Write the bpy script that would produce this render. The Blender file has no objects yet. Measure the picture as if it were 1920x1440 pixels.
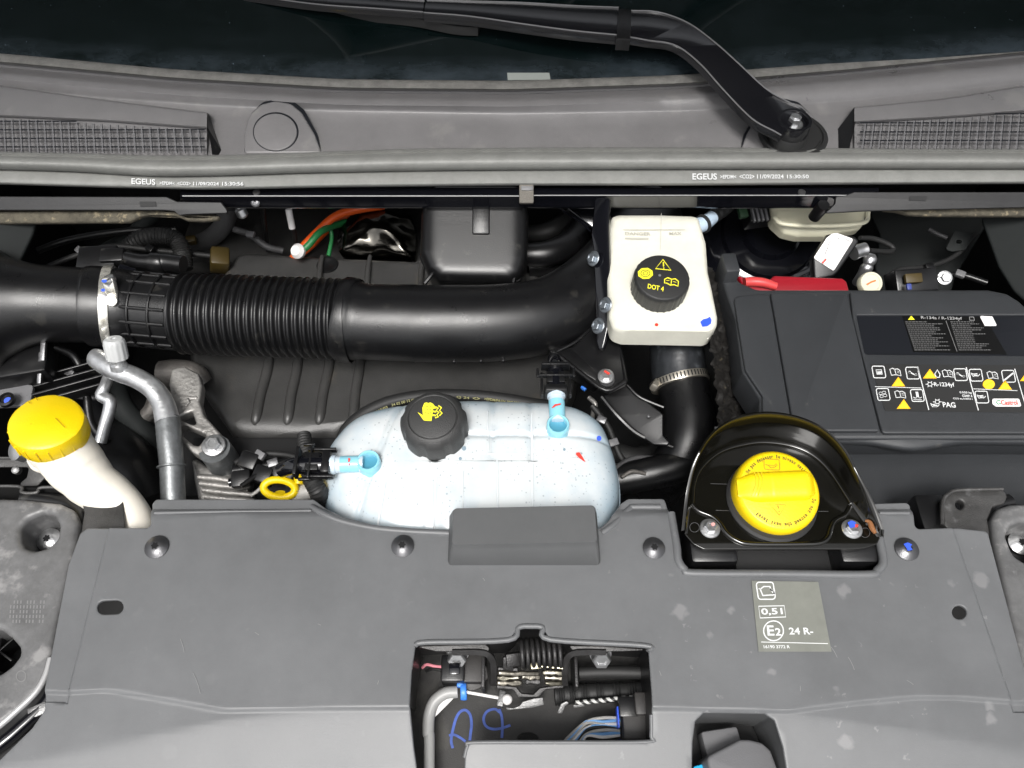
import bpy, bmesh, math, random
from mathutils import Vector as V, Matrix
from mathutils.noise import noise
random.seed(7)
S = bpy.context.scene
R = math.radians
# ------------------------------------------------------------------ camera
H = 0.72; PITCH = 58.0; F = 1450.0
cd = bpy.data.cameras.new('camera'); cam = bpy.data.objects.new('camera', cd)
S.collection.objects.link(cam); S.camera = cam
cam.location = (0, 0, H); cam.rotation_euler = (R(90-PITCH), 0, 0)
cd.sensor_width = 36; cd.lens = 36*F/1920; cd.clip_start = .02; cd.clip_end = 200
# ------------------------------------------------------------------ sky, sun, exposure
w = bpy.data.worlds.new('World'); S.world = w; w.use_nodes = True
nt = w.node_tree; bg = nt.nodes['Background']
sky = nt.nodes.new('ShaderNodeTexSky'); sky.sky_type = 'NISHITA'; sky.sun_disc = False
SUN_EL, SUN_AZ = R(64), R(190)
sky.sun_elevation = SUN_EL; sky.sun_rotation = SUN_AZ; sky.dust_density = 6; sky.air_density = 1.0; sky.ozone_density = .5
hs = nt.nodes.new('ShaderNodeHueSaturation'); hs.inputs['Saturation'].default_value = .16   # overcast: the cloud takes the blue out
nt.links.new(sky.outputs[0], hs.inputs['Color']); nt.links.new(hs.outputs[0], bg.inputs['Color'])
bg.inputs['Strength'].default_value = .105
sd = bpy.data.lights.new('sun', 'SUN'); sun = bpy.data.objects.new('sun', sd); S.collection.objects.link(sun)
sd.energy = 1.5; sd.angle = R(18); sd.color = (1, .975, .94)
dirv = V((math.sin(SUN_AZ)*math.cos(SUN_EL), math.cos(SUN_AZ)*math.cos(SUN_EL), math.sin(SUN_EL)))
sun.rotation_euler = dirv.to_track_quat('Z', 'Y').to_euler()
S.view_settings.view_transform = 'Standard'; S.view_settings.look = 'None'
S.view_settings.exposure = .9; S.view_settings.gamma = 1
# ------------------------------------------------------------------ pixels to points on real surfaces
cP, sP = math.cos(R(PITCH)), math.sin(R(PITCH)); CAM = V((0, 0, H))
def ray(px, py):
    y = (720-py)/F
    return V(((px-960)/F, cP+y*sP, -sP+y*cP))
def at(px, py, z):
    d = ray(px, py); return CAM + d*((z-H)/d.z)
def px_of(p):
    d = V(p)-CAM; a = d.x; bb = d.y*cP-d.z*sP; c = d.y*sP+d.z*cP
    return (960+F*a/bb, 720-F*c/bb)
class PL:
    """a real plane: origin, normal; maps photo pixels to its own 2-D coordinates"""
    def __init__(s, o, n=(0, 0, 1), xd=(1, 0, 0)):
        s.o = V(o); s.n = V(n).normalized(); x = V(xd); s.x = (x-s.n*x.dot(s.n)).normalized(); s.y = s.n.cross(s.x)
    def p(s, px, py):
        d = ray(px, py); return CAM + d*((s.o-CAM).dot(s.n)/d.dot(s.n))
    def uv(s, px, py):
        q = s.p(px, py)-s.o; return (q.dot(s.x), q.dot(s.y))
    def w(s, u, v, h=0): return s.o + s.x*u + s.y*v + s.n*h
    def up(s, h): return PL(s.o+s.n*h, s.n, s.x)
def hz(z): return PL((0, .5, z))
# ------------------------------------------------------------------ materials
def mat(name, col, rough=.5, metal=0, bump=0, bscale=900, mott=0, mscale=14, spec=.5, coat=0, sss=0, trans=0, dust=None, dscale=30, dthr=.6, rvar=.0, ccoat=.1):
    m = bpy.data.materials.new(name); m.use_nodes = True; t = m.node_tree; L = t.links; N = t.nodes
    b = N['Principled BSDF']; c = (*col, 1) if len(col) == 3 else col
    b.inputs['Base Color'].default_value = c; b.inputs['Roughness'].default_value = rough; b.inputs['Metallic'].default_value = metal
    b.inputs['Specular IOR Level'].default_value = spec
    b.inputs['Coat Weight'].default_value = coat; b.inputs['Coat Roughness'].default_value = ccoat
    if sss: b.inputs['Subsurface Weight'].default_value = sss; b.inputs['Subsurface Radius'].default_value = (.02, .02, .02); b.inputs['Subsurface Scale'].default_value = .4
    if trans: b.inputs['Transmission Weight'].default_value = trans
    g = N.new('ShaderNodeNewGeometry'); src = g.outputs['Position']; cur = None
    if mott or rvar:
        n = N.new('ShaderNodeTexNoise'); n.inputs['Scale'].default_value = mscale; n.inputs['Detail'].default_value = 9; n.inputs['Roughness'].default_value = .74
        L.new(src, n.inputs['Vector'])
    if mott:
        r = N.new('ShaderNodeMapRange'); r.inputs['From Min'].default_value = .3; r.inputs['From Max'].default_value = .7
        r.inputs['To Min'].default_value = 1-mott; r.inputs['To Max'].default_value = 1+mott; L.new(n.outputs['Fac'], r.inputs['Value'])
        mx = N.new('ShaderNodeVectorMath'); mx.operation = 'SCALE'; mx.inputs[0].default_value = c[:3]; L.new(r.outputs[0], mx.inputs['Scale']); cur = mx.outputs[0]
    if rvar:
        r = N.new('ShaderNodeMapRange'); r.inputs['From Min'].default_value = .3; r.inputs['From Max'].default_value = .7
        r.inputs['To Min'].default_value = rough-rvar; r.inputs['To Max'].default_value = rough+rvar; L.new(n.outputs['Fac'], r.inputs['Value']); L.new(r.outputs[0], b.inputs['Roughness'])
    if dust:
        n2 = N.new('ShaderNodeTexNoise'); n2.inputs['Scale'].default_value = dscale; n2.inputs['Detail'].default_value = 5; n2.inputs['Roughness'].default_value = .6; L.new(src, n2.inputs['Vector'])
        r = N.new('ShaderNodeMapRange'); r.interpolation_type = 'SMOOTHSTEP'; r.inputs['From Min'].default_value = dthr; r.inputs['From Max'].default_value = dthr+.12
        r.inputs['To Max'].default_value = .8; L.new(n2.outputs['Fac'], r.inputs['Value'])
        mi = N.new('ShaderNodeMix'); mi.data_type = 'RGBA'; L.new(r.outputs[0], mi.inputs[0])
        if cur: L.new(cur, mi.inputs[6])
        else: mi.inputs[6].default_value = c
        mi.inputs[7].default_value = (*dust, 1); cur = mi.outputs[2]
    if cur: L.new(cur, b.inputs['Base Color'])
    if bump:
        n = N.new('ShaderNodeTexNoise'); n.inputs['Scale'].default_value = bscale; n.inputs['Detail'].default_value = 3; L.new(src, n.inputs['Vector'])
        bp = N.new('ShaderNodeBump'); bp.inputs['Strength'].default_value = bump; bp.inputs['Distance'].default_value = .001
        L.new(n.outputs['Fac'], bp.inputs['Height']); L.new(bp.outputs[0], b.inputs['Normal'])
    return m
M = {}
M['panel'] = mat('grey_cover_plastic', (.108, .111, .115), .43, bump=.12, bscale=1400, mott=.17, mscale=5, rvar=.06)
M['panel2'] = mat('handle_plastic', (.075, .077, .079), .5, bump=.15, bscale=1400, mott=.1)
M['housing'] = mat('worn_housing_plastic', (.105,.105,.106), .42, bump=.35, bscale=160, mott=.35, mscale=22, dust=(.24,.236,.234), dscale=28, dthr=.54)
M['duct'] = mat('duct_plastic', (.0055, .0055, .006), .31, bump=.2, bscale=1300, rvar=.06, mscale=40, dust=(.022, .021, .019), dscale=45, dthr=.60)
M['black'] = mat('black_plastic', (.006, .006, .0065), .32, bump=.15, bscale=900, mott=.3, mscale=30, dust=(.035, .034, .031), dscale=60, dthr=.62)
M['dark'] = mat('deep_bay_black', (.008, .008, .0085), .7, bump=.2, bscale=200)
M['rubber'] = mat('black_rubber', (.012, .012, .012), .6, bump=.15)
M['box'] = mat('fuse_box_plastic', (.029, .031, .034), .46, bump=.3, bscale=1500, mott=.12, dust=(.075, .075, .07), dscale=45, dthr=.66)
M['recess'] = mat('label_recess_plastic', (.009, .010, .013), .35, bump=.1)
M['engine'] = mat('engine_cover_plastic', (.038, .0375, .0365), .36, bump=.3, bscale=700, mott=.25, mscale=18, dust=(.06, .055, .047), dscale=25, dthr=.6)
M['cowl'] = mat('cowl_plastic', (.155, .151, .153), .34, bump=.3, bscale=900, mott=.12, mscale=10, dust=(.19,.186,.182), dscale=16, dthr=.58, rvar=.08)
M['trim'] = mat('screen_edge_rubber', (.15,.147,.138), .6, bump=.5, bscale=600, mott=.35, mscale=50)
M['seal'] = mat('dusty_seal_rubber', (.19,.192,.182), .55, bump=.25, bscale=500, mott=.15, mscale=40, dust=(.28,.27,.22), dscale=22, dthr=.70)
M['foam'] = mat('dirty_foam', (.07, .062, .045), .9, bump=1, bscale=300, mott=.6, mscale=60, dust=(.24, .20, .13), dscale=90, dthr=.56)
M['gloss'] = mat('gloss_black_paint', (.004, .0042, .006), .12, coat=.6, bump=.02, bscale=60)
M['shield'] = mat('glossy_black_shield', (.0045, .0042, .003), .14, coat=.5, ccoat=.06)
M['wiper'] = mat('wiper_satin_black', (.006, .006, .0075), .2, bump=.08, bscale=1200, coat=.5)
M['alu'] = mat('aluminium_pipe', (.62, .63, .64), .38, metal=.85, bump=.5, bscale=150, mott=.18, mscale=60, rvar=.1)
M['cast'] = mat('cast_aluminium', (.32, .31, .295), .48, metal=.7, bump=.8, bscale=260, mott=.25, mscale=50, rvar=.1)
M['zinc'] = mat('zinc_bolt', (.55,.555,.56), .3, metal=.9, bump=.2, bscale=500, mott=.15, mscale=90)
M['steel'] = mat('dark_steel', (.16, .16, .165), .4, metal=.8, bump=.6, bscale=200, mott=.35, mscale=60)
M['screw'] = mat('screw_head_metal', (.13, .13, .135), .32, metal=.85, bump=.2)
M['chrome'] = mat('heat_shield_foil', (.10, .095, .085), .16, metal=1, bump=.3, bscale=60, mott=.2)
M['grease'] = mat('greasy_latch_steel', (.12, .11, .09), .3, metal=.8, bump=.7, bscale=170, mott=.6, mscale=70, coat=.5)
M['white'] = mat('reservoir_white_plastic', (.68, .67, .585), .34, sss=.25, mott=.09, mscale=25, bump=.08, bscale=400)
M['cream'] = mat('filler_neck_plastic', (.76, .72, .64), .38, sss=.2, mott=.06, mscale=25)
M['cream2'] = mat('bottle_plastic', (.62, .60, .46), .38, sss=.2)
M['yellow'] = mat('yellow_plastic', (.74, .53, .002), .4, sss=.05, bump=.15, bscale=500, mott=.06, mscale=30, dust=(.42, .29, .008), dscale=70, dthr=.66)
M['yprint'] = mat('yellow_print', (.80, .74, .03), .5)
M['wprint'] = mat('white_print', (.62, .63, .63), .5)
M['wprint2'] = mat('faint_white_print', (.30, .30, .30), .5)
M['kprint'] = mat('black_print', (.05, .045, .008), .5)
M['oprint'] = mat('amber_print', (.85, .45, .01), .5)
M['rprint'] = mat('red_mark', (.62, .035, .02), .5)
M['bprint'] = mat('blue_mark', (.03, .09, .62), .5)
M['pen'] = mat('blue_pen', (.05, .10, .38), .5, mott=.3, mscale=120)
M['gprint'] = mat('green_print', (.02, .28, .10), .5)
M['sticker'] = mat('translucent_sticker', (.17, .175, .155), .3, mott=.12, mscale=40, bump=.15, bscale=60)
M['wlabel'] = mat('white_label', (.74, .72, .71), .45)
M['orange'] = mat('orange_cable', (.75, .10, .01), .4); M['green'] = mat('green_cable', (.015, .16, .045), .45)
M['red'] = mat('red_terminal_cover', (.26, .006, .014), .4, mott=.1)
M['cyan'] = mat('blue_spout_plastic', (.25, .55, .66), .2, sss=.25, coat=.3)
M['spout2'] = mat('clear_spout_plastic', (.52, .62, .70), .2, sss=.3, coat=.3)
M['bluep'] = mat('blue_clip_plastic', (.05, .22, .75), .4)
M['blues'] = mat('light_blue_wire', (.16, .36, .68), .4); M['greyw'] = mat('grey_wire', (.38, .37, .35), .45); M['pink'] = mat('pink_wire', (.62, .22, .26), .45)
M['greyp'] = mat('grey_connector_plastic', (.13, .13, .135), .45, bump=.2); M['skyb'] = mat('sky_blue_tag', (.02, .38, .70), .4)
M['strut'] = mat('painted_inner_wing', (.014, .016, .016), .7, mott=.15, mscale=12, spec=.2)
M['rust'] = mat('dry_leaf', (.22, .09, .03), .8, bump=.5)
# windscreen: black frit behind glossy glass, dust film gathered along the lower edge
def glass_mat():
    m = mat('windscreen_glass', (.002, .004, .004), .03, coat=0, spec=.5); t = m.node_tree; N = t.nodes; L = t.links; b = N['Principled BSDF']
    at_ = N.new('ShaderNodeAttribute'); at_.attribute_name = 'edge'
    g = N.new('ShaderNodeNewGeometry'); n = N.new('ShaderNodeTexNoise'); n.inputs['Scale'].default_value = 22; n.inputs['Detail'].default_value = 9; n.inputs['Roughness'].default_value = .75
    mp = N.new('ShaderNodeMapping'); mp.inputs['Scale'].default_value = (.45, 1, 1); L.new(g.outputs['Position'], mp.inputs[0]); L.new(mp.outputs[0], n.inputs['Vector'])
    r1 = N.new('ShaderNodeMapRange'); r1.inputs['From Min'].default_value = 0; r1.inputs['From Max'].default_value = .035; r1.inputs['To Min'].default_value = .38; r1.inputs['To Max'].default_value = 0; L.new(at_.outputs['Fac'], r1.inputs[0])
    r2 = N.new('ShaderNodeMapRange'); r2.inputs['From Min'].default_value = .42; r2.inputs['From Max'].default_value = .75; r2.inputs['To Max'].default_value = .05; L.new(n.outputs['Fac'], r2.inputs[0])
    mu = N.new('ShaderNodeMath'); mu.operation = 'MULTIPLY'; L.new(r1.outputs[0], mu.inputs[0]); 
    r3 = N.new('ShaderNodeMapRange'); r3.inputs['From Min'].default_value = .35; r3.inputs['From Max'].default_value = .6; L.new(n.outputs['Fac'], r3.inputs[0]); L.new(r3.outputs[0], mu.inputs[1])
    ad = N.new('ShaderNodeMath'); ad.operation = 'ADD'; ad.use_clamp = True; L.new(mu.outputs[0], ad.inputs[0]); L.new(r2.outputs[0], ad.inputs[1])
    n3 = N.new('ShaderNodeTexNoise'); n3.inputs['Scale'].default_value = 260; L.new(g.outputs['Position'], n3.inputs['Vector'])
    r4 = N.new('ShaderNodeMapRange'); r4.inputs['From Min'].default_value = .76; r4.inputs['From Max'].default_value = .8; L.new(n3.outputs['Fac'], r4.inputs[0])
    a2 = N.new('ShaderNodeMath'); a2.operation = 'ADD'; a2.use_clamp = True; L.new(ad.outputs[0], a2.inputs[0]); L.new(r4.outputs[0], a2.inputs[1])
    mi = N.new('ShaderNodeMix'); mi.data_type = 'RGBA'; L.new(a2.outputs[0], mi.inputs[0]); mi.inputs[6].default_value = (.002, .0045, .0045, 1); mi.inputs[7].default_value = (.07, .09, .11, 1)
    L.new(mi.outputs[2], b.inputs['Base Color']); r5 = N.new('ShaderNodeMapRange'); r5.inputs['To Min'].default_value = .02; r5.inputs['To Max'].default_value = .25; L.new(ad.outputs[0], r5.inputs[0]); L.new(r5.outputs[0], b.inputs['Roughness'])
    return m
M['glass'] = glass_mat()
# slam cover: dried splashes, dust film and scratches on grey plastic
def stain_panel():
    m = M['panel']; t = m.node_tree; N = t.nodes; L = t.links; b = N['Principled BSDF']; src = b.inputs['Base Color'].links[0].from_socket
    g = N.new('ShaderNodeNewGeometry')
    def spots(scale, lo, hi, seed, sel):
        nz = N.new('ShaderNodeTexNoise'); nz.inputs['Scale'].default_value = scale*2.2; L.new(g.outputs['Position'], nz.inputs['Vector'])
        mixv = N.new('ShaderNodeVectorMath'); mixv.operation = 'MULTIPLY_ADD'; mixv.inputs[1].default_value = (.013,)*3; L.new(nz.outputs['Color'], mixv.inputs[0]); L.new(g.outputs['Position'], mixv.inputs[2])
        off = N.new('ShaderNodeVectorMath'); off.inputs[1].default_value = (seed, seed*.7, 0); L.new(mixv.outputs[0], off.inputs[0])
        v = N.new('ShaderNodeTexVoronoi'); v.inputs['Scale'].default_value = scale; L.new(off.outputs[0], v.inputs['Vector'])
        sx = N.new('ShaderNodeSeparateColor'); L.new(v.outputs['Color'], sx.inputs[0])
        sz = N.new('ShaderNodeMapRange'); sz.inputs['From Min'].default_value = sel; sz.inputs['From Max'].default_value = 1; sz.inputs['To Min'].default_value = 0; sz.inputs['To Max'].default_value = hi; L.new(sx.outputs[0], sz.inputs[0])
        ls = N.new('ShaderNodeMath'); ls.operation = 'SUBTRACT'; L.new(sz.outputs[0], ls.inputs[0]); L.new(v.outputs['Distance'], ls.inputs[1])
        sm = N.new('ShaderNodeMapRange'); sm.inputs['From Min'].default_value = 0; sm.inputs['From Max'].default_value = .11; L.new(ls.outputs[0], sm.inputs[0]); return sm.outputs[0]
    s1 = spots(38, 0, .33, 3.1, .55); s2 = spots(90, 0, .3, 8.7, .7)
    mxm = N.new('ShaderNodeMath'); mxm.operation = 'MAXIMUM'; L.new(s1, mxm.inputs[0]); L.new(s2, mxm.inputs[1])
    # splashes are thicker to the right of the latch
    sp = N.new('ShaderNodeSeparateXYZ'); L.new(g.outputs['Position'], sp.inputs[0])
    rx = N.new('ShaderNodeMapRange'); rx.inputs['From Min'].default_value = .02; rx.inputs['From Max'].default_value = .16; rx.inputs['To Min'].default_value = .06; rx.inputs['To Max'].default_value = .42; L.new(sp.outputs['X'], rx.inputs[0])
    ry = N.new('ShaderNodeMapRange'); ry.inputs['From Min'].default_value = .30; ry.inputs['From Max'].default_value = .22; ry.inputs['To Min'].default_value = .15; ry.inputs['To Max'].default_value = 1; L.new(sp.outputs['Y'], ry.inputs[0])
    mu = N.new('ShaderNodeMath'); mu.operation = 'MULTIPLY'; L.new(mxm.outputs[0], mu.inputs[0]); L.new(rx.outputs[0], mu.inputs[1])
    mu2 = N.new('ShaderNodeMath'); mu2.operation = 'MULTIPLY'; L.new(mu.outputs[0], mu2.inputs[0]); L.new(ry.outputs[0], mu2.inputs[1])
    mi = N.new('ShaderNodeMix'); mi.data_type = 'RGBA'; L.new(mu2.outputs[0], mi.inputs[0]); L.new(src, mi.inputs[6]); mi.inputs[7].default_value = (.25, .247, .25, 1)
    # tiny pale specks
    n3 = N.new('ShaderNodeTexNoise'); n3.inputs['Scale'].default_value = 420; L.new(g.outputs['Position'], n3.inputs['Vector'])
    r4 = N.new('ShaderNodeMapRange'); r4.inputs['From Min'].default_value = .80; r4.inputs['From Max'].default_value = .83; r4.inputs['To Max'].default_value = .5; L.new(n3.outputs['Fac'], r4.inputs[0])
    m2 = N.new('ShaderNodeMix'); m2.data_type = 'RGBA'; L.new(r4.outputs[0], m2.inputs[0]); L.new(mi.outputs[2], m2.inputs[6]); m2.inputs[7].default_value = (.4, .4, .4, 1)
    L.new(m2.outputs[2], b.inputs['Base Color'])
stain_panel()
# translucent tank: pale plastic, blue coolant showing through below the fill line, droplets condensed on the inside
def tank_mat():
    m = mat('expansion_tank_plastic', (.66, .72, .74), .25, sss=.3, coat=.15); t = m.node_tree; N = t.nodes; L = t.links; b = N['Principled BSDF']
    g = N.new('ShaderNodeNewGeometry'); sp = N.new('ShaderNodeSeparateXYZ'); L.new(g.outputs['Position'], sp.inputs[0])
    n = N.new('ShaderNodeTexNoise'); n.inputs['Scale'].default_value = 22; n.inputs['Detail'].default_value = 6; n.inputs['Roughness'].default_value = .65; L.new(g.outputs['Position'], n.inputs['Vector'])
    wob = N.new('ShaderNodeMath'); wob.operation = 'MULTIPLY_ADD'; wob.inputs[1].default_value = .05; L.new(n.outputs['Fac'], wob.inputs[0]); L.new(sp.outputs['Z'], wob.inputs[2])
    r = N.new('ShaderNodeMapRange'); r.inputs['From Min'].default_value = -.012; r.inputs['From Max'].default_value = .014; L.new(wob.outputs[0], r.inputs[0])
    mi = N.new('ShaderNodeMix'); mi.data_type = 'RGBA'; L.new(r.outputs[0], mi.inputs[0]); mi.inputs[6].default_value = (.36, .46, .53, 1); mi.inputs[7].default_value = (.57, .60, .61, 1)
    cur = mi.outputs[2]
    for sc, seed, rad, sel, dens in ((270, 0, .30, .25, .44), (150, 5, .26, .6, .47)):
        v = N.new('ShaderNodeTexVoronoi'); v.inputs['Scale'].default_value = sc; L.new(g.outputs['Position'], v.inputs['Vector'])
        sx = N.new('ShaderNodeSeparateColor'); L.new(v.outputs['Color'], sx.inputs[0])
        nn = N.new('ShaderNodeTexNoise'); nn.inputs['Scale'].default_value = 18; nn.inputs['Detail'].default_value = 2; o = N.new('ShaderNodeVectorMath'); o.inputs[1].default_value = (seed, 1, 2); L.new(g.outputs['Position'], o.inputs[0]); L.new(o.outputs[0], nn.inputs['Vector'])
        gate = N.new('ShaderNodeMath'); gate.operation = 'GREATER_THAN'; gate.inputs[1].default_value = dens; L.new(nn.outputs['Fac'], gate.inputs[0])
        sz = N.new('ShaderNodeMapRange'); sz.inputs['From Min'].default_value = sel; sz.inputs['From Max'].default_value = 1; sz.inputs['To Max'].default_value = rad; L.new(sx.outputs[0], sz.inputs[0])
        ls = N.new('ShaderNodeMath'); ls.operation = 'LESS_THAN'; L.new(v.outputs['Distance'], ls.inputs[0]); L.new(sz.outputs[0], ls.inputs[1])
        mu = N.new('ShaderNodeMath'); mu.operation = 'MULTIPLY'; L.new(ls.outputs[0], mu.inputs[0]); L.new(gate.outputs[0], mu.inputs[1])
        f = N.new('ShaderNodeMath'); f.operation = 'MULTIPLY'; f.inputs[1].default_value = .6; L.new(mu.outputs[0], f.inputs[0])
        m2 = N.new('ShaderNodeMix'); m2.data_type = 'RGBA'; L.new(f.outputs[0], m2.inputs[0]); L.new(cur, m2.inputs[6]); m2.inputs[7].default_value = (.24, .28, .31, 1); cur = m2.outputs[2]
    L.new(cur, b.inputs['Base Color']); return m
M['tank'] = tank_mat()
# ------------------------------------------------------------------ object bookkeeping
WL = {}
def put(name, me, m, parent=None, smooth=True, ang=38):
    """link ONE mesh object, origin at its own centre, vertices given in world space"""
    vs = [v.co for v in me.vertices]
    c = V((0, 0, 0))
    if vs:
        c = V([(min(v[i] for v in vs)+max(v[i] for v in vs))/2 for i in range(3)])
    me.transform(Matrix.Translation(-c))
    if smooth:
        me.shade_smooth(); me.set_sharp_from_angle(angle=R(ang))
    me.materials.clear(); me.materials.append(M[m] if isinstance(m, str) else m)
    me.name = name
    o = bpy.data.objects.new(name, me); S.collection.objects.link(o)
    WL[o] = c
    if parent is not None: o.parent = parent; o.location = c-WL[parent]
    else: o.location = c
    return o
def thing(name, label, cat, loc, group=None):
    o = bpy.data.objects.new(name, None); o.empty_display_size = .02; S.collection.objects.link(o); o.location = loc; WL[o] = V(loc)
    o['label'] = label; o['category'] = cat
    if group: o['group'] = group
    return o
def tag(o, label, cat, group=None):
    o['label'] = label; o['category'] = cat
    if group: o['group'] = group
    return o
def struct(o): o['kind'] = 'structure'; return o
def copy_tree(o, off, parent=None):
    c = o.copy(); S.collection.objects.link(c); c.parent = parent; WL[c] = WL[o]+off
    c.location = o.location + (off if parent is None or parent in ROOTS else V((0, 0, 0)))
    for ch in list(o.children): copy_tree(ch, off, c)
    return c
ROOTS = set()
# ------------------------------------------------------------------ shapes
def fil(pts, r, n=5):
    if r <= 0: return [V(p) for p in pts]
    out = []; k = len(pts); P = [V(p).to_2d() for p in pts]
    for i in range(k):
        a, b, c = P[i-1], P[i], P[(i+1) % k]; d1 = a-b; d2 = c-b; l1, l2 = d1.length, d2.length
        if l1 < 1e-7 or l2 < 1e-7: continue
        d1 /= l1; d2 /= l2; an = math.acos(max(-1, min(1, d1.dot(d2))))
        if an > 2.95: out.append(b); continue
        t = min(r/math.tan(an/2), l1*.48, l2*.48); rr = t*math.tan(an/2)
        cdir = (d1+d2).normalized(); cc = b+cdir*(rr/math.sin(an/2)); s = b+d1*t-cc; e = b+d2*t-cc
        a0 = math.atan2(s.y, s.x); da = math.atan2(e.y, e.x)-a0
        while da > math.pi: da -= 2*math.pi
        while da < -math.pi: da += 2*math.pi
        for j in range(n+1): q = a0+da*j/n; out.append(cc+V((math.cos(q), math.sin(q)))*rr)
    return out
def cr(pts, n=6, closed=False):
    P = [V(p) for p in pts]; k = len(P); out = []
    for i in range(k if closed else k-1):
        if closed: a, b, c, d = P[i-1], P[i], P[(i+1) % k], P[(i+2) % k]
        else: a = P[i-1] if i else P[0]*2-P[1]; b = P[i]; c = P[i+1]; d = P[i+2] if i+2 < k else P[k-1]*2-P[k-2]
        for j in range(n):
            t = j/n; out.append(.5*((2*b)+(c-a)*t+(2*a-5*b+4*c-d)*t*t+(3*b-a-3*c+d)*t**3))
    if not closed: out.append(P[-1])
    return out
def circ(px, py, rx, ry=None, n=28): ry = ry or rx; return [(px+rx*math.cos(2*math.pi*i/n), py+ry*math.sin(2*math.pi*i/n)) for i in range(n)]
def curve_mesh(loops, thick, bevel, res=2):
    cu = bpy.data.curves.new('c', 'CURVE'); cu.dimensions = '2D'; cu.fill_mode = 'BOTH'
    cu.extrude = max(thick/2-bevel, 0); cu.bevel_depth = bevel; cu.bevel_resolution = res; cu.offset = -bevel
    for l in loops:
        s = cu.splines.new('POLY'); s.points.add(len(l)-1); s.use_cyclic_u = True
        for p, q in zip(s.points, l): p.co = (q[0], q[1], 0, 1)
    ob = bpy.data.objects.new('c', cu); me = bpy.data.meshes.new_from_object(ob)
    bpy.data.objects.remove(ob); bpy.data.curves.remove(cu); return me
def plate_me(pl, outer, thick=.004, bevel=.001, holes=(), r=.003, res=2, zf=None, grid=None, cuts=(), smooth_outline=False, up=0, hr=None):
    def loop(pts, rr):
        uv = [pl.uv(*p) for p in pts]
        return cr(uv, 5, True) if smooth_outline else fil(uv, rr)
    loops = [loop(outer, r)]+[loop(h, r if hr is None else hr) for h in holes]
    me = curve_mesh(loops, thick, bevel, res)
    bm = bmesh.new(); bm.from_mesh(me); bpy.data.meshes.remove(me)
    bmesh.ops.remove_doubles(bm, verts=bm.verts, dist=1e-6)
    if grid:
        xs = [v.co.x for v in bm.verts]; ys = [v.co.y for v in bm.verts]
        for ax, lo, hi in ((0, min(xs), max(xs)), (1, min(ys), max(ys))):
            c = lo+grid*.53
            while c < hi:
                p = V((0, 0, 0)); p[ax] = c; nn = V((0, 0, 0)); nn[ax] = 1
                bmesh.ops.bisect_plane(bm, geom=bm.verts[:]+bm.edges[:]+bm.faces[:], plane_co=p, plane_no=nn, dist=1e-7); c += grid
    for cp_, cn_ in cuts: bmesh.ops.bisect_plane(bm, geom=bm.verts[:]+bm.edges[:]+bm.faces[:], plane_co=cp_, plane_no=cn_, dist=1e-7)
    for v in bm.verts:
        u, vv, h = v.co; h += up-thick/2
        q = pl.w(u, vv, h)
        if zf: q.z += zf(q.x, q.y)
        v.co = q
    me = bpy.data.meshes.new('m'); bm.to_mesh(me); bm.free(); return me
def plate(name, m, parent, pl, outer, **k): return put(name, plate_me(pl, outer, **k), m, parent, ang=35)
def sweep_me(P, Rr, seg=20, cap=True, prof=None, ref=None):
    """P centre points, Rr radii; prof(angle, i) multiplies the radius"""
    n = len(P); me = bpy.data.meshes.new('t'); T = [((P[min(i+1, n-1)]-P[max(i-1, 0)]).normalized()) for i in range(n)]
    a = V(ref) if ref else (V((0, 0, 1)) if abs(T[0].z) < .9 else V((1, 0, 0)))
    u = (a-T[0]*a.dot(T[0])).normalized(); vs = []; fs = []
    for i in range(n):
        u = (u-T[i]*u.dot(T[i])).normalized(); b = T[i].cross(u)
        for j in range(seg):
            q = 2*math.pi*j/seg; k = prof(q, i) if prof else 1
            if isinstance(k, tuple): vs.append(P[i]+u*k[0]*Rr[i]+b*k[1]*Rr[i])
            else: vs.append(P[i]+(u*math.cos(q)+b*math.sin(q))*Rr[i]*k)
    for i in range(n-1):
        for j in range(seg):
            k = (j+1) % seg; fs.append((i*seg+j, i*seg+k, (i+1)*seg+k, (i+1)*seg+j))
    if cap: fs.append(tuple(range(seg))[::-1]); fs.append(tuple((n-1)*seg+j for j in range(seg)))
    me.from_pydata(vs, [], fs); me.update(); return me
def tube(name, m, parent, pts, seg=16, n=7, rf=None, prof=None, closed=False, ref=None):
    """pts: (px, py, z, radius)"""
    W_ = [V((*at(p[0], p[1], p[2]), p[3])) for p in pts]
    return tube3(name, m, parent, W_, seg, n, rf, prof, ref)
def tube3(name, m, parent, W_, seg=16, n=7, rf=None, prof=None, ref=None):
    Q = cr([V(p) for p in W_], n); P = [q.to_3d() for q in Q]; rr = [max(q[3], .0003) for q in Q]
    if rf: rr = [r_*rf(i/(len(Q)-1)) for i, r_ in enumerate(rr)]
    return put(name, sweep_me(P, rr, seg, prof=prof, ref=ref), m, parent)
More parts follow.
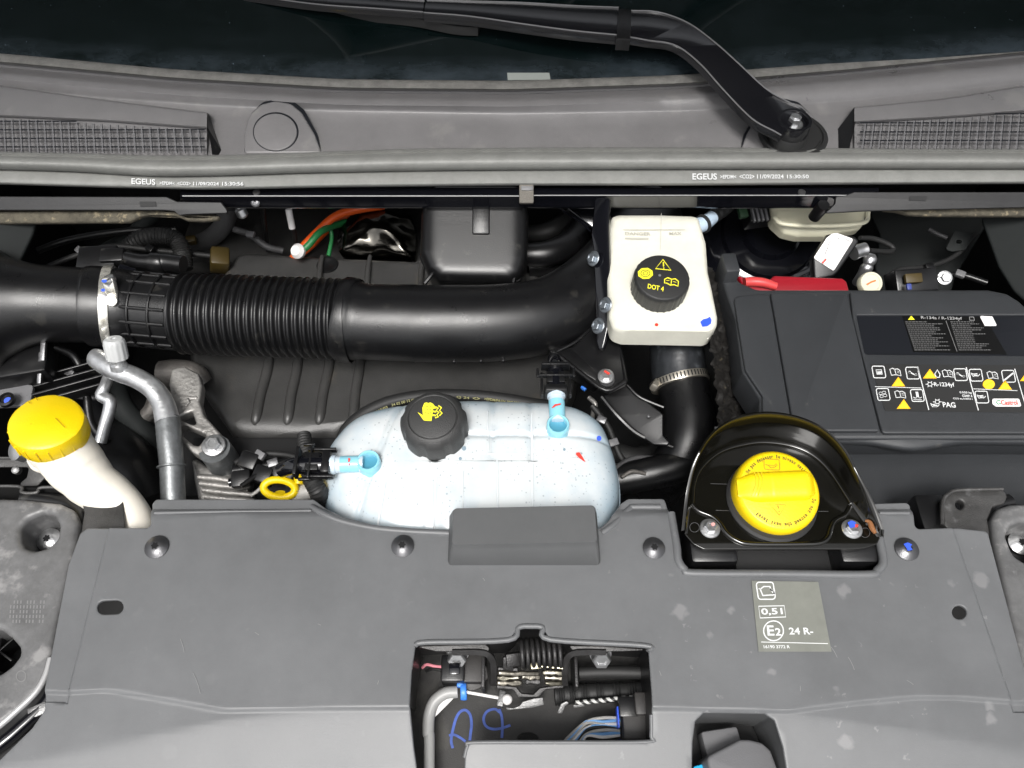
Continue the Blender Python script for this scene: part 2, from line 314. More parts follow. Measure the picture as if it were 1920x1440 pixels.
def lathe(name, m, parent, o, prof, axis=(0, 0, 1), seg=36, rm=None, xd=(1, 0, 0), closed=False, ang=38):
    pl = PL(o, axis, xd); vs = []; fs = []; n = len(prof)
    for r_, z in prof:
        for j in range(seg):
            q = 2*math.pi*j/seg; k = rm(q, r_, z) if rm else 1; vs.append(pl.w(r_*k*math.cos(q), r_*k*math.sin(q), z))
    for i in range(n-1):
        for j in range(seg):
            k = (j+1) % seg; fs.append((i*seg+j, i*seg+k, (i+1)*seg+k, (i+1)*seg+j))
    fs.append(tuple(range(seg))[::-1]); fs.append(tuple((n-1)*seg+j for j in range(seg)))
    me = bpy.data.meshes.new('l'); me.from_pydata(vs, [], fs); me.update(); bm = bmesh.new(); bm.from_mesh(me)
    bmesh.ops.remove_doubles(bm, verts=bm.verts, dist=1e-7); bmesh.ops.recalc_face_normals(bm, faces=bm.faces); bm.to_mesh(me); bm.free()
    return put(name, me, m, parent, ang=ang)
def box(name, m, parent, c, size, rot=(0, 0, 0), bevel=.002, taper=None, seg=2):
    bm = bmesh.new(); bmesh.ops.create_cube(bm, size=1)
    from mathutils import Euler
    for v in bm.verts:
        t = taper if (taper and v.co.z > 0) else (1, 1); v.co = V((v.co.x*size[0]*t[0], v.co.y*size[1]*t[1], v.co.z*size[2]))
    if bevel: bmesh.ops.bevel(bm, geom=bm.edges[:], offset=min(bevel, min(size)*.45), segments=seg, affect='EDGES', profile=.5)
    e = Euler([R(a) for a in rot]).to_matrix()
    for v in bm.verts: v.co = e @ v.co+V(c)
    me = bpy.data.meshes.new('b'); bm.to_mesh(me); bm.free(); return put(name, me, m, parent)
def strip(name, m, parent, rows, x0=-260, x1=2180, nx=70, flip=False, xs=None, n=1, back=None, smooth_ang=50, edge=False):
    """rows: ([(px,py)...], z); lofts between the rows; real heights z"""
    def ev(c, x):
        if isinstance(c, (int, float)): return c
        if x <= c[0][0]: return c[0][1]+(c[1][1]-c[0][1])/(c[1][0]-c[0][0])*(x-c[0][0])*(.6)
        if x >= c[-1][0]: return c[-1][1]+(c[-1][1]-c[-2][1])/(c[-1][0]-c[-2][0])*(x-c[-1][0])*(.6)
        for a, b in zip(c, c[1:]):
            if a[0] <= x <= b[0]: t = (x-a[0])/(b[0]-a[0]); return a[1]+(b[1]-a[1])*t
    def sm(c, x):
        if isinstance(c, (int, float)): return c
        h = 35; return sum(ev(c, min(max(x+k*h, x0), x1)) for k in (-1, -.5, 0, .5, 1))/5 if len(c) > 3 else ev(c, x)
    xs = xs or [x0+(x1-x0)*i/nx for i in range(nx+1)]; vs = []; fs = []; w_ = len(xs)
    for c, z in rows:
        for x in xs: vs.append(at(x, sm(c, x), z if isinstance(z, (int, float)) else ev(z, x)))
    if back is not None:
        for x in xs: p = vs[(len(rows)-1)*w_+xs.index(x)]; vs.append(V((p.x, p.y+.001, back)))
    nr = len(rows)+(back is not None)
    for i in range(nr-1):
        for j in range(w_-1): f = (i*w_+j, (i+1)*w_+j, (i+1)*w_+j+1, i*w_+j+1); fs.append(f[::-1] if flip else f)
    me = bpy.data.meshes.new('s'); me.from_pydata(vs, [], fs); me.update(); return put(name, me, m, parent, ang=smooth_ang)
def dome(name, m, parent, pl, outer, cf, zf, rings=26, skirt=.05, sub=6, smooth_outline=True, r=.01, ang=60, taper=1.0):
    uv = [V(pl.uv(*p)) for p in outer]; uv = cr(uv, sub, True) if smooth_outline else fil(uv, r, 7)
    if not smooth_outline:
        o2 = []
        for i, a in enumerate(uv):
            b = uv[(i+1) % len(uv)]; k = max(1, int((b-a).length/.006))
            for j in range(k): o2.append(a+(b-a)*j/k)
        uv = o2
    n = len(uv); vs = []; fs = []
    C_ = [V(cf(*p)) for p in uv]
    for p, c in zip(uv, C_): q = c+(p-c)*taper; vs.append(pl.w(q.x, q.y, -skirt))
    for i in range(rings+1):
        s = math.cos(math.pi/2*i/rings) if i < rings else 0.0
        s = 1-(1-s)**1.0
        for p, c in zip(uv, C_):
            q = c+(p-c)*s; vs.append(pl.w(q.x, q.y, zf(s, q.x, q.y)))
    for i in range(rings+1):
        for j in range(n): k = (j+1) % n; fs.append((i*n+j, i*n+k, (i+1)*n+k, (i+1)*n+j))
    fs.append(tuple((rings+1)*n+j for j in range(n)))
    me = bpy.data.meshes.new('d'); me.from_pydata(vs, [], fs); me.update(); bm = bmesh.new(); bm.from_mesh(me)
    bmesh.ops.remove_doubles(bm, verts=bm.verts, dist=2e-6)
    bmesh.ops.recalc_face_normals(bm, faces=bm.faces); bm.to_mesh(me); bm.free()
    if me.polygons and sum(f.normal.dot(pl.n)*f.area for f in me.polygons) < 0: me.flip_normals()
    return put(name, me, m, parent, ang=ang)
def decal(name, m, parent, pl, polys=(), lines=(), h=.0004):
    vs = []; fs = []
    def add(pts):
        b = len(vs); vs.extend(pl.w(*pl.uv(*p), h) for p in pts); fs.append(tuple(range(b, b+len(pts))))
    for p in polys: add(p)
    for pts, wd in lines:
        P = [V(p) for p in pts]; closed = (P[0]-P[-1]).length < .01; k = len(P); L_ = []; R_ = []
        for i in range(k):
            a = P[i-1] if i else (P[-2] if closed else P[0]); b = P[i+1] if i+1 < k else (P[1] if closed else P[i])
            d = (b-a).normalized() if (b-a).length > 1e-6 else V((1, 0)); nn = V((-d.y, d.x))*wd/2; L_.append(P[i]+nn); R_.append(P[i]-nn)
        base = len(vs)
        for i in range(k): vs.append(pl.w(*pl.uv(*L_[i]), h)); vs.append(pl.w(*pl.uv(*R_[i]), h))
        for i in range(k-1): j = base+2*i; fs.append((j, j+1, j+3, j+2))
    me = bpy.data.meshes.new('q'); me.from_pydata(vs, [], fs); me.update()
    bm = bmesh.new(); bm.from_mesh(me)
    for f in bm.faces:
        f.normal_update()
        if f.normal.dot(pl.n) < 0: f.normal_flip()
    bm.to_mesh(me); bm.free()
    return put(name, me, m, parent, smooth=False)
GC = {}
def glyphs(s, bold=False):
    if (s, bold) in GC: return GC[s, bold]
    cu = bpy.data.curves.new('t', 'FONT'); cu.body = s; cu.size = 1; cu.resolution_u = 3
    if bold: cu.offset = .022
    ob = bpy.data.objects.new('t', cu); S.collection.objects.link(ob)
    dg = bpy.context.evaluated_depsgraph_get(); me = bpy.data.meshes.new_from_object(ob.evaluated_get(dg))
    bpy.data.objects.remove(ob); bpy.data.curves.remove(cu)
    V_ = [v.co.copy() for v in me.vertices]; F_ = [tuple(p.vertices) for p in me.polygons]; bpy.data.meshes.remove(me)
    GC[s, bold] = (V_, F_); return GC[s, bold]
def text(name, s, m, parent, pl, LL, LR, UL, h=.0005, bold=True, items=None):
    """lettering fitted to three photo corners on the real plane; items: more (s, LL, LR, UL)"""
    vs = []; fs = []
    for s_, a, b, c in [(s, LL, LR, UL)]+list(items or []):
        V_, F_ = glyphs(s_, bold)
        if not V_: continue
        x0 = min(v.x for v in V_); x1 = max(v.x for v in V_); y0 = min(v.y for v in V_); y1 = max(v.y for v in V_)
        A, B, C_ = V(pl.uv(*a)), V(pl.uv(*b)), V(pl.uv(*c)); k = len(vs)
        for v in V_: q = A+(B-A)*((v.x-x0)/max(x1-x0, 1e-6))+(C_-A)*((v.y-y0)/max(y1-y0, 1e-6)); vs.append(pl.w(q.x, q.y, h))
        fs += [tuple(i+k for i in f) for f in F_]
    me = bpy.data.meshes.new('x'); me.from_pydata(vs, [], fs); me.update(); return put(name, me, m, parent, smooth=False)
def rowtext(y0, items): pass
def hexbolt(parent, o, axis, r, m='zinc', name='bolt', h=None, washer=True, ph=0):
    h = h or r*.7; b = None
    if washer:
        w_ = lathe(name, m, parent, V(o), [(0, 0), (r*1.55, 0), (r*1.62, r*.12), (r*1.5, r*.28), (r*1.1, r*.36), (0, r*.36)], axis, 30)
        par = w_; base = V(o)+V(axis).normalized()*r*.36
    else: par = parent; base = V(o)
    def rm(q, r_, z): q = (q+ph) % (math.pi/3)-math.pi/6; return 1/math.cos(q)*.9
    hx = lathe('hex_head' if washer else name, m, par, base, [(0, 0), (r, 0), (r, h*.85), (r*.86, h), (r*.55, h), (r*.45, h*.85), (0, h*.85)], axis, 36, rm, ang=30)
    return w_ if washer else hx
def torx(parent, px, py, z, r, m='screw', axis=(0, -.05, 1), label=None, name='screw'):
    s = lathe(name, m, parent, at(px, py, z), [(0, 0), (r, 0), (r*1.0, r*.08), (r*.8, r*.22), (r*.5, r*.38), (r*.34, r*.42)], axis, 30)
    def rm(q, r_, zz): return 1+.18*math.cos(6*q)
    lathe('socket', 'black', s, at(px, py, z)+V(axis).normalized()*r*.405, [(0, 0), (r*.28, 0), (r*.28, r*.03), (0, r*.03)], axis, 36, rm)
    if label: s['label'] = label
    return s
# ---- more materials
M['asphalt'] = mat('asphalt_ground', (.05, .05, .05), .9, bump=.5, bscale=120, mott=.3)
M['sticker2'] = mat('pale_sticker_behind_glass', (.16, .18, .165), .4)
M['foam2'] = mat('grey_foam_clip', (.13, .12, .105), .8, bump=1, bscale=500)
M['zincb'] = mat('bright_zinc_band', (.85, .83, .76), .22, metal=.8, bump=.15, bscale=300, mott=.1)
M['strut2'] = mat('grey_hose_rubber', (.06, .06, .062), .5, bump=.4, mott=.2)
M['yell2'] = mat('amber_plastic', (.05, .033, .005), .5, mott=.2)
M['tankm'] = mat('tank_mark_plastic', (.62, .66, .685), .25, sss=.3)
M['drop'] = mat('water_drop', (.22, .29, .34), .1, coat=.5)
M['capblk'] = mat('tank_cap_plastic', (.030, .030, .030), .5, bump=.5, bscale=900, mott=.15)
M['yfaint'] = mat('faded_yellow_print', (.22, .21, .08), .5)
M['platep'] = mat('matt_black_plate', (.014, .014, .015), .55, bump=.2, mott=.3, mscale=30)
M['cyan2'] = mat('deep_blue_coolant_plastic', (.07, .26, .36), .25)
M['edgehl'] = mat('wiper_edge_highlight', (.20, .20, .205), .3, metal=.4)  # pale colour for the sky highlight on the wiper edges
M['port'] = mat('pale_blue_port', (.42, .52, .62), .3, sss=.2)
M['fprint'] = mat('moulded_shadow_line', (.45, .44, .39), .4)
M['capblk2'] = mat('brake_cap_plastic', (.018, .018, .018), .46, bump=.4, bscale=900)
M['gdark'] = mat('dark_green_plastic', (.03, .07, .035), .5)
M['kgrey'] = mat('grey_label_print', (.12, .12, .12), .5)
M['stripe'] = mat('orange_stripe', (.55, .16, .03), .5); M['bfade'] = mat('dull_blue', (.04, .06, .25), .5)
M['red2'] = mat('pale_red_plastic', (.6, .06, .06), .35)
M['steel2'] = mat('blued_steel', (.30, .33, .36), .3, metal=.85, bump=.3, mott=.2)
M['silic'] = mat('marbled_silicone', (.022, .024, .027), .3, mott=.6, mscale=45, dust=(.10, .11, .12), dscale=35, dthr=.6, bump=.4, bscale=80)
M['clampst'] = mat('clamp_steel', (.45, .42, .36), .35, metal=.8, mott=.3, mscale=80)
M['pad'] = mat('speckled_insulation', (.010, .009, .008), .6, bump=1, bscale=180, dust=(.10, .085, .055), dscale=110, dthr=.60)
def fpx(pts, r): return [tuple(p) for p in fil(pts, r, 3)]

M['lab'] = mat('black_label', (.004, .004, .004), .35); M['lab2'] = mat('grey_label_film', (.028, .028, .028), .35); M['wprint3'] = mat('grey_fine_print', (.14, .14, .14), .5)
M['ydark'] = mat('yellow_groove', (.60, .45, .0), .5); M['ydark2'] = mat('moulded_dark_symbol', (.30, .18, .005), .5); M['pinkm'] = mat('pink_mark', (.6, .3, .28), .5)
M['steelb'] = mat('black_latch_steel', (.035, .034, .034), .35, metal=.5, bump=.4, mott=.3, mscale=60)
M['steelt'] = mat('dull_latch_steel', (.20, .20, .20), .4, metal=.7, bump=.4, mott=.3, mscale=60)
M['lpanel'] = mat('dusty_backing_panel', (.022, .021, .020), .6, bump=.3, mott=.4, mscale=20, dust=(.055, .052, .046), dscale=16, dthr=.55)
M['sheath'] = mat('grey_cable_sheath', (.30, .30, .295), .4, bump=.1); M['brass'] = mat('brassy_steel', (.5, .46, .32), .3, metal=.8)
M['greyp2'] = mat('dark_connector_plastic', (.028, .026, .025), .5, bump=.2, mott=.3)
M['braid'] = mat('braided_sheath', (.02, .02, .02), .5)
M['mould'] = mat('moulded_grey_marks', (.17, .17, .17), .5)
M['steel3'] = mat('dull_grey_bracket', (.055, .054, .053), .4, metal=.3, bump=.4, mott=.4, mscale=30, dust=(.12, .12, .12), dscale=50, dthr=.6)
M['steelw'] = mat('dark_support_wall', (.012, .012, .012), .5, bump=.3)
M['edgepale'] = mat('pale_edge_and_highlight', (.40, .40, .40), .3, metal=.3)  # wing edge paint, and the painted highlight along the cross rail
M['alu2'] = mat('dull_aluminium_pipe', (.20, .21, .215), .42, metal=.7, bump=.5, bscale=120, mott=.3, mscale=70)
M['capgrey'] = mat('grey_service_cap', (.45, .46, .46), .4, bump=.2)
M['bfade2'] = mat('blue_dot', (.06, .12, .6), .4)
M['bonnetm'] = mat('bonnet_underside_paint', (.035, .045, .047), .35, coat=.3); M['bonnetm2'] = mat('bonnet_frame_paint', (.12, .135, .135), .35, coat=.3)
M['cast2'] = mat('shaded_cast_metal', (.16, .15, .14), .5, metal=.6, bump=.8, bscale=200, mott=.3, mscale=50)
M['grease2'] = mat('dark_greasy_steel', (.06, .055, .04), .25, metal=.7, bump=.6, bscale=150, mott=.6, mscale=80, coat=.4)
M['scuff'] = mat('pale_scuff', (.24, .24, .24), .6)
# ================================================================== THE BAY (setting)
def quadmesh(name, m, pts):
    me = bpy.data.meshes.new('b'); me.from_pydata(pts, [], [tuple(range(len(pts)))]); me.update(); return put(name, me, m, smooth=False)
def bay():
    me = bpy.data.meshes.new('bay'); x0, x1, y0, y1 = -.75, .75, .02, .93; zb, zt = -.55, -.01
    v = [(x0, y0, zb), (x1, y0, zb), (x1, y1, zb), (x0, y1, zb), (x0, y0, -.16), (x1, y0, -.16), (x1, y1, zt), (x0, y1, zt)]
    me.from_pydata([V(p) for p in v], [], [(0, 1, 2, 3), (3, 2, 6, 7), (0, 3, 7, 4), (2, 1, 5, 6), (1, 0, 4, 5)]); me.update()
    struct(put('engine_bay', me, 'dark', smooth=False))
bay()
g = bpy.data.meshes.new('g'); g.from_pydata([V(p) for p in ((-40, -40, -.85), (40, -40, -.85), (40, 40, -.85), (-40, 40, -.85))], [], [(0, 1, 2, 3)]); g.update()
struct(put('ground', g, 'asphalt', smooth=False))

# ================================================================== WINDSCREEN, COWL, WIPER
GL = [(-400, 70), (0, 98), (320, 128), (640, 147), (960, 150), (1280, 139), (1600, 112), (1920, 80), (2400, 40)]
g0 = at(960, 150, .072); gpl = PL(g0, (0, -.56, .83))
def windscreen():
    t = thing('windscreen', 'dark tinted windscreen with a dusty lower edge behind the wiper', 'windscreen', g0)
    xs = [-400+i*40 for i in range(71)]
    def ev(x):
        for a, b in zip(GL, GL[1:]):
            if a[0] <= x <= b[0]: q = (x-a[0])/(b[0]-a[0]); return a[1]+(b[1]-a[1])*q
    def e2(x): return sum(ev(min(max(x+k, -400), 2400)) for k in (-90, -45, 0, 45, 90))/5
    low = [V(gpl.uv(x, e2(x)+4)) for x in xs]; vs = []; fs = []; ed = []; ds = [0, .004, .01, .018, .028, .04, .07, .12, .2, .35, .6]
    for d in ds:
        for p in low: vs.append(gpl.w(p.x*(1-.05*d), p.y+d, -.05*p.x*p.x)); ed.append(d)
    w_ = len(low)
    for i in range(len(ds)-1):
        for j in range(w_-1): fs.append((i*w_+j, i*w_+j+1, (i+1)*w_+j+1, (i+1)*w_+j))
    me = bpy.data.meshes.new('g'); me.from_pydata(vs, [], fs); me.update()
    a = me.attributes.new('edge', 'FLOAT', 'POINT'); a.data.foreach_set('value', ed)
    put('glass', me, 'glass', t)
    p2 = gpl
    decal('paper_sticker', 'sticker2', t, p2, polys=[[(951, 137), (1030, 137), (1032, 150), (952, 151)]], h=.0012)
windscreen()

def yc(c, dy): return [(x, y+dy) for x, y in c]
CREASE = [(-260, 140), (0, 163), (200, 183), (400, 197), (600, 206), (960, 212), (1300, 206), (1600, 187), (1920, 153), (2180, 130)]
SEALT = [(-260, 284), (0, 284), (140, 287), (290, 292), (420, 291), (560, 286), (760, 279), (960, 277), (1280, 276), (1600, 278), (1920, 279), (2180, 280)]
def cowl():
    t = thing('cowl_panel', 'grey plastic cowl panel with two mesh grilles below the windscreen', 'cowl panel', at(960, 240, .05))
    E = [(x, y) for x, y in GL]
    strip('cover', 'cowl', t, [(yc(E, 18), .073), (yc(E, 23), .064), (yc(E, 27), .0615), (yc(E, 31), .064), (yc(E, 36), .067), (yc(E, 43), .0685), (yc(E, 50), .067), (yc(CREASE, -3), .0585), (CREASE, .0565), (yc(CREASE, 3), .055), (yc(CREASE, 30), .052), (SEALT, .048), (yc(SEALT, 14), .03)], nx=110, x0=-260, x1=2180, back=None)
    strip('edge_trim', 'trim', t, [(yc(E, 3), .073), (yc(E, 1.5), .0765), (yc(E, 3), .0785), (yc(E, 9), .0785), (yc(E, 17), .077), (yc(E, 19.5), .072)], nx=90)
    # wedge-shaped air intakes left and right, each a hood over a mesh
    def intake(side):
        # side panel outlines (photo), raised above the cowl
        if side < 0:
            top = [(-260, 128), (0, 160), (200, 188), (388, 211)]; low = [(-260, 205), (0, 217), (200, 226), (390, 240)]
            bot = [(-260, 292), (0, 292), (200, 292), (398, 292)]
            xa, xb = -260, 388
        else:
            top = [(1602, 201), (1780, 184), (1920, 160), (2180, 125)]; low = [(1604, 229), (1780, 219), (1920, 208), (2180, 195)]
            bot = [(1590, 290), (1780, 290), (1920, 290), (2180, 290)]
            xa, xb = 1602, 2180
        h = strip('hood', 'cowl', t, [(yc(top, 2), .045), (top, .066), (yc(top, 1.5), .0685), (yc(top, 4), .069), (yc(low, -2), .0675), (low, .0655), (yc(low, 2), .060), (bot, .050)], xs=[xa+(xb-xa)*i/30 for i in range(31)])
        # end cheek
        if side < 0:
            pl = hz(.066)
            P = [at(388, 211, .068), at(390, 240, .066), at(398, 290, .052), at(420, 290, .045), at(413, 243, .050), at(392, 214, .052)]
        else:
            P = [at(1602, 201, .068), at(1604, 229, .066), at(1590, 290, .052), at(1564, 290, .045), at(1570, 243, .050), at(1600, 203, .050)]
        me = bpy.data.meshes.new('c'); me.from_pydata(P, [], [tuple(range(6)) if side < 0 else tuple(range(6))[::-1]]); me.update(); put('cheek', me, 'black', t, smooth=False)
        # mesh: cross bars and uprights standing proud of a dark base
        a = at(xa, 240, .0665)
        o = at(1780 if side > 0 else 200, 260, .060); pl = PL(at(1780 if side > 0 else 200, 245, .0638), (0, -.12, 1))
        bars = strip if 0 else None
        y0s = [228, 244, 260, 276] if side < 0 else [214, 231, 248, 264]
        ds = []
        x_lo, x_hi = (-60, 386) if side < 0 else (1612, 1990)
        def yl(x): return (217+(x/388)*23) if side < 0 else (229-(x-1604)*.066)
        horiz = []
        for y in y0s:
            seg = [x for x in range(int(x_lo), int(x_hi)+1, 12) if yl(x) < y-2]
            if len(seg) > 1: horiz.append(([(seg[0], y), (seg[-1], y)], 2.6))
        decal('slot', 'recess', t, pl, lines=horiz, h=.0006)
        uv = []
        x = x_lo+6
        while x < x_hi:
            yt = yl(x)+5
            sh = (0 if side < 0 else 0)
            if yt < 284: uv.append(([(x+(0 if side < 0 else 4), yt), (x+(4 if side < 0 else -3), 288)], 2.0))
            x += 15.2
        decal('grille_bar', 'greyp', t, pl, lines=uv, h=.0009)
        decal('slot', 'recess', t, pl, lines=[([(p[0][0]+3, p[0][1]), (p[1][0]+3, p[1][1])], 1.3) for p, w__ in uv], h=.0007)
    intake(-1); intake(1)
    # round blank boss for left-hand drive wipers
    def boss(cx, cy, tail, nm):
        pl = PL(at(cx, cy, .0590), (0, -.22, .97))
        sgn = tail
        out = [(cx-58, cy+38), (cx-58, cy+8), (cx-50, cy-26), (cx-28, cy-48), (cx, cy-55), (cx+30, cy-50), (cx+50, cy-34), (cx+75, cy+8), (cx+86, cy+38), (cx+86, cy+44), (cx-56, cy+44)]
        if sgn < 0: out = [(2*cx-x, y) for x, y in out][::-1]
        plate('boss_shade', 'recess', t, pl.up(-.0022), [(x+(5 if sgn > 0 else -5)*(y < cy+20), y-4*(y < cy)) for x, y in out], thick=.006, bevel=.001, r=.01)  # dark plate showing past the boss, painted shade for its shadow crescent
        b = plate(nm, 'cowl', t, pl, out, thick=.012, bevel=.003, r=.014)
        return b
    b = boss(515, 243, 1, 'blank_boss')
    ring = hz(.0562)
    q = PL(at(515, 243, .0590), (0, -.22, .97))
    plate('blank_ring', 'recess', b, q.up(.0003), circ(517, 247, 43, 37, 40), thick=.002, bevel=.0003, r=0)
    plate('blank_disc', 'cowl', b, q.up(.0014), circ(516, 247, 40.5, 34.5, 40), thick=.003, bevel=.001, r=0)
    b2 = boss(1475, 243, -1, 'spindle_boss')
    c0 = ring.p(1485, 258)+V((0, 0, .004))
    lathe('gasket', 'rubber', b2, c0, [(.043, -.002), (.043, .0012), (.041, .003), (.037, .003), (.036, .001), (.034, .001), (.033, .004), (.024, .004)], seg=48)
cowl()

def wiper():
    t = thing('windscreen_wiper', 'satin black windscreen wiper arm bolted at the right of the cowl', 'wiper', at(1490, 240, .06))
    def ribbon(nm, pts, th=.007, m='wiper', par=None):
        """pts: (pxA, pyA, pxB, pyB, z): upper and lower edge of the top face; channel section"""
        Q = cr([V((*at(a, b, z), *at(c, d, z))) for a, b, c, d, z in pts] if 0 else [sum_(a, b, c, d, z) for a, b, c, d, z in pts], 8)
        vs = []; fs = []; k = len(Q)
        for q in Q:
            A = V(q[:3]); B = V(q[3:6]); d = (B-A).normalized(); dn = V((0, 0, 1))
            vs += [A-d*.0010-dn*th, A-d*.0008-dn*.0030, A-d*.0001-dn*.0011, A+d*.0022, B-d*.0022, B+d*.0003-dn*.0011, B+d*.0010-dn*.0030, B+d*.0018-dn*th]
        for i in range(k-1):
            for j in range(7): a = i*8+j; fs.append((a, a+1, a+9, a+8))
            fs.append((i*8+7, i*8, (i+1)*8, (i+1)*8+7))
        fs.append(tuple(range(8))); fs.append(tuple((k-1)*8+j for j in range(8))[::-1])
        me = bpy.data.meshes.new('r'); me.from_pydata(vs, [], fs); me.update()
        bm = bmesh.new(); bm.from_mesh(me); bmesh.ops.recalc_face_normals(bm, faces=bm.faces); bm.to_mesh(me); bm.free()
        rb = put(nm, me, m, par or t, ang=32)
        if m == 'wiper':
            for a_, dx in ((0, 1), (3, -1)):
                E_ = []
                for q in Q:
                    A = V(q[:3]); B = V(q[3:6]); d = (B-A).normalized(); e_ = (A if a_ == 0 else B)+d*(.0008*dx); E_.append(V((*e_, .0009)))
                tube3('edge_highlight', 'edgehl', rb, E_[::2]+([E_[-1]] if len(E_) % 2 == 0 else []), seg=8, n=2)  # thin pale tubes added as painted sky highlights along the arm edges
        return rb
    class V6(list):
        def __add__(s, o): return V6([a+b for a, b in zip(s, o)])
        def __sub__(s, o): return V6([a-b for a, b in zip(s, o)])
        def __mul__(s, k): return V6([a*k for a in s])
        __rmul__ = __mul__
    def sum_(a, b, c, d, z): return V6([*at(a, b, z), *at(c, d, z)])
    def cr(P, n):
        out = []; k = len(P)
        for i in range(k-1):
            a = P[i-1] if i else P[0]*2-P[1]; b = P[i]; c = P[i+1]; d = P[i+2] if i+2 < k else P[k-1]*2-P[k-2]
            for j in range(n):
                q = j/n; out.append(.5*((2*b)+(c-a)*q+(2*a-5*b+4*c-d)*q*q+(3*b-a-3*c+d)*q**3))
        out.append(P[-1]); return out
    # head: from the spindle up to the hinge
    hd = ribbon('arm_head', [(1512, 208, 1464, 254, .0925), (1502, 200, 1450, 246, .0925), (1478, 190, 1408, 222, .095), (1436, 165, 1355, 168, .104), (1385, 118, 1310, 118, .115), (1340, 78, 1265, 85, .122), (1290, 42, 1215, 76, .126), (1235, 22, 1180, 70, .128), (1182, 18, 1180, 70, .129)][:-1]+[(1184, 19, 1168, 68, .129)], th=.009)
    c = at(1489, 228, .0905)
    lathe('spindle_eye', 'wiper', hd, c-V((0, 0, .012)), [(.0, 0), (.0212, 0), (.0212, .0125), (.0205, .0150), (.0172, .0150), (.0162, .0135), (.016, .008), (0, .008)], seg=44)
    hexbolt(hd, c-V((0, 0, .004)), (0, 0, 1), .0072, name='spindle_nut', h=.009)
    lathe('thread', 'zinc', hd, c+V((0, 0, .006)), [(0, 0), (.0045, 0), (.0042, .003), (0, .003)], seg=20)
    lathe('eye_wall', 'wiper', hd, c-V((0, 0, .03)), [(0, 0), (.0200, 0), (.0208, .018), (0, .018)], seg=44)
    lathe('spindle', 'rubber', t, c-V((0, 0, .038)), [(0, 0), (.023, 0), (.022, .02), (.019, .026), (0, .026)], seg=36)
    # hinge clip
    cl = ribbon('hinge_clip', [(1184, 18, 1182, 72, .131), (1172, 15, 1168, 71, .132), (1160, 15, 1156, 71, .131)], th=.016, m='black')
    pin = lathe('hinge_pin', 'steel', cl, at(1166, 73, .122), [(0, 0), (.003, 0), (.003, .003), (.002, .004), (0, .004)], axis=(0, -1, .2), seg=16)
    # long arm
    ribbon('arm', [(1160, 13, 1157, 66, .128), (1080, 10, 1075, 58, .131), (980, 4, 985, 46, .134), (880, 1, 880, 31, .136), (800, -2, 794, 24, .137)], th=.012)
    ribbon('arm_extension', [(796, 0, 793, 23, .135), (700, -7, 700, 16, .136), (600, -18, 600, 9, .136), (500, -30, 500, -4, .134), (300, -58, 300, -34, .13)], th=.008)
    # blade under the arm
    ribbon('blade', [(900, 40, 896, 50, .118), (860, 32, 850, 47, .120), (760, 14, 770, 32, .124), (640, 2, 640, 18, .124), (500, -22, 500, -4, .122), (400, -40, 400, -22, .12)], th=.012, m='rubber')
wiper()

# ================================================================== SEAL, CROSS RAIL, SIDE STRIPS
BULB = [(-260, 316), (0, 317), (140, 321), (290, 331), (420, 329), (560, 324), (760, 320), (960, 318), (1280, 317), (1600, 316), (1920, 316), (2180, 316)]
LIP = [(-260, 340), (0, 343), (200, 349), (400, 353), (640, 348), (960, 345), (1280, 345), (1600, 343), (1920, 342), (2180, 341)]
def mixc(a, b, t):
    return [(x, y+(dict(b).get(x, None) or y)*0) for x, y in a] if 0 else [(p[0], p[1]+(q[1]-p[1])*t) for p, q in zip(a, b)]
def seal():
    t = thing('bonnet_seal', 'dusty rubber bonnet seal with white printed batch codes along it', 'rubber seal', at(960, 310, .06))
    rows = [(yc(SEALT, 3), .044), (SEALT, .058), (yc(SEALT, 2), .062), (yc(SEALT, 5), .0632), (yc(SEALT, 6.5), .0618), (yc(SEALT, 8), .0622)]
    for k in range(1, 11): q = k/11; rows.append((mixc(yc(SEALT, 8), BULB, q), .0622+.010*math.sin(math.pi*(.12+.88*q))-.006*q))
    rows += [(yc(BULB, 1), .050)]
    strip('bulb', 'seal', t, rows, nx=110)
    strip('lip', 'seal', t, [(yc(BULB, -1), .046), (yc(BULB, 2), .0505), (yc(BULB, 5), .0515), (mixc(yc(BULB, 5), LIP, .6), .0500), (yc(LIP, -2), .0480), (LIP, .0465), (yc(LIP, 2), .043), (yc(LIP, 3), .036)], nx=110)
    pl = PL(at(352, 342, .0508), (0, -.08, 1)); 
    text('lettering', 'EGEUS', 'wprint', t, pl, (247, 346), (292, 348), (247, 335), items=[('>EPDM<', (300, 347), (328, 348), (300, 341)), ('<CO2>', (333, 348), (358, 348.5), (333, 341.5)), ('11/09/2024', (363, 348.5), (411, 349), (363, 342)), ('15:30:56', (417, 349), (457, 349), (417, 342))], h=.001)
    pl = PL(at(1400, 332, .0508), (0, -.08, 1))
    text('lettering', 'EGEUS', 'wprint', t, pl, (1298, 338), (1344, 338), (1298, 326), items=[('>EPDM<', (1350, 336), (1380, 336), (1350, 329)), ('<CO2>', (1386, 336), (1414, 336), (1386, 328)), ('11/09/2024', (1419, 336), (1469, 336), (1419, 328)), ('15:30:50', (1475, 335.5), (1516, 335.5), (1475, 328.5))], h=.001)
seal()

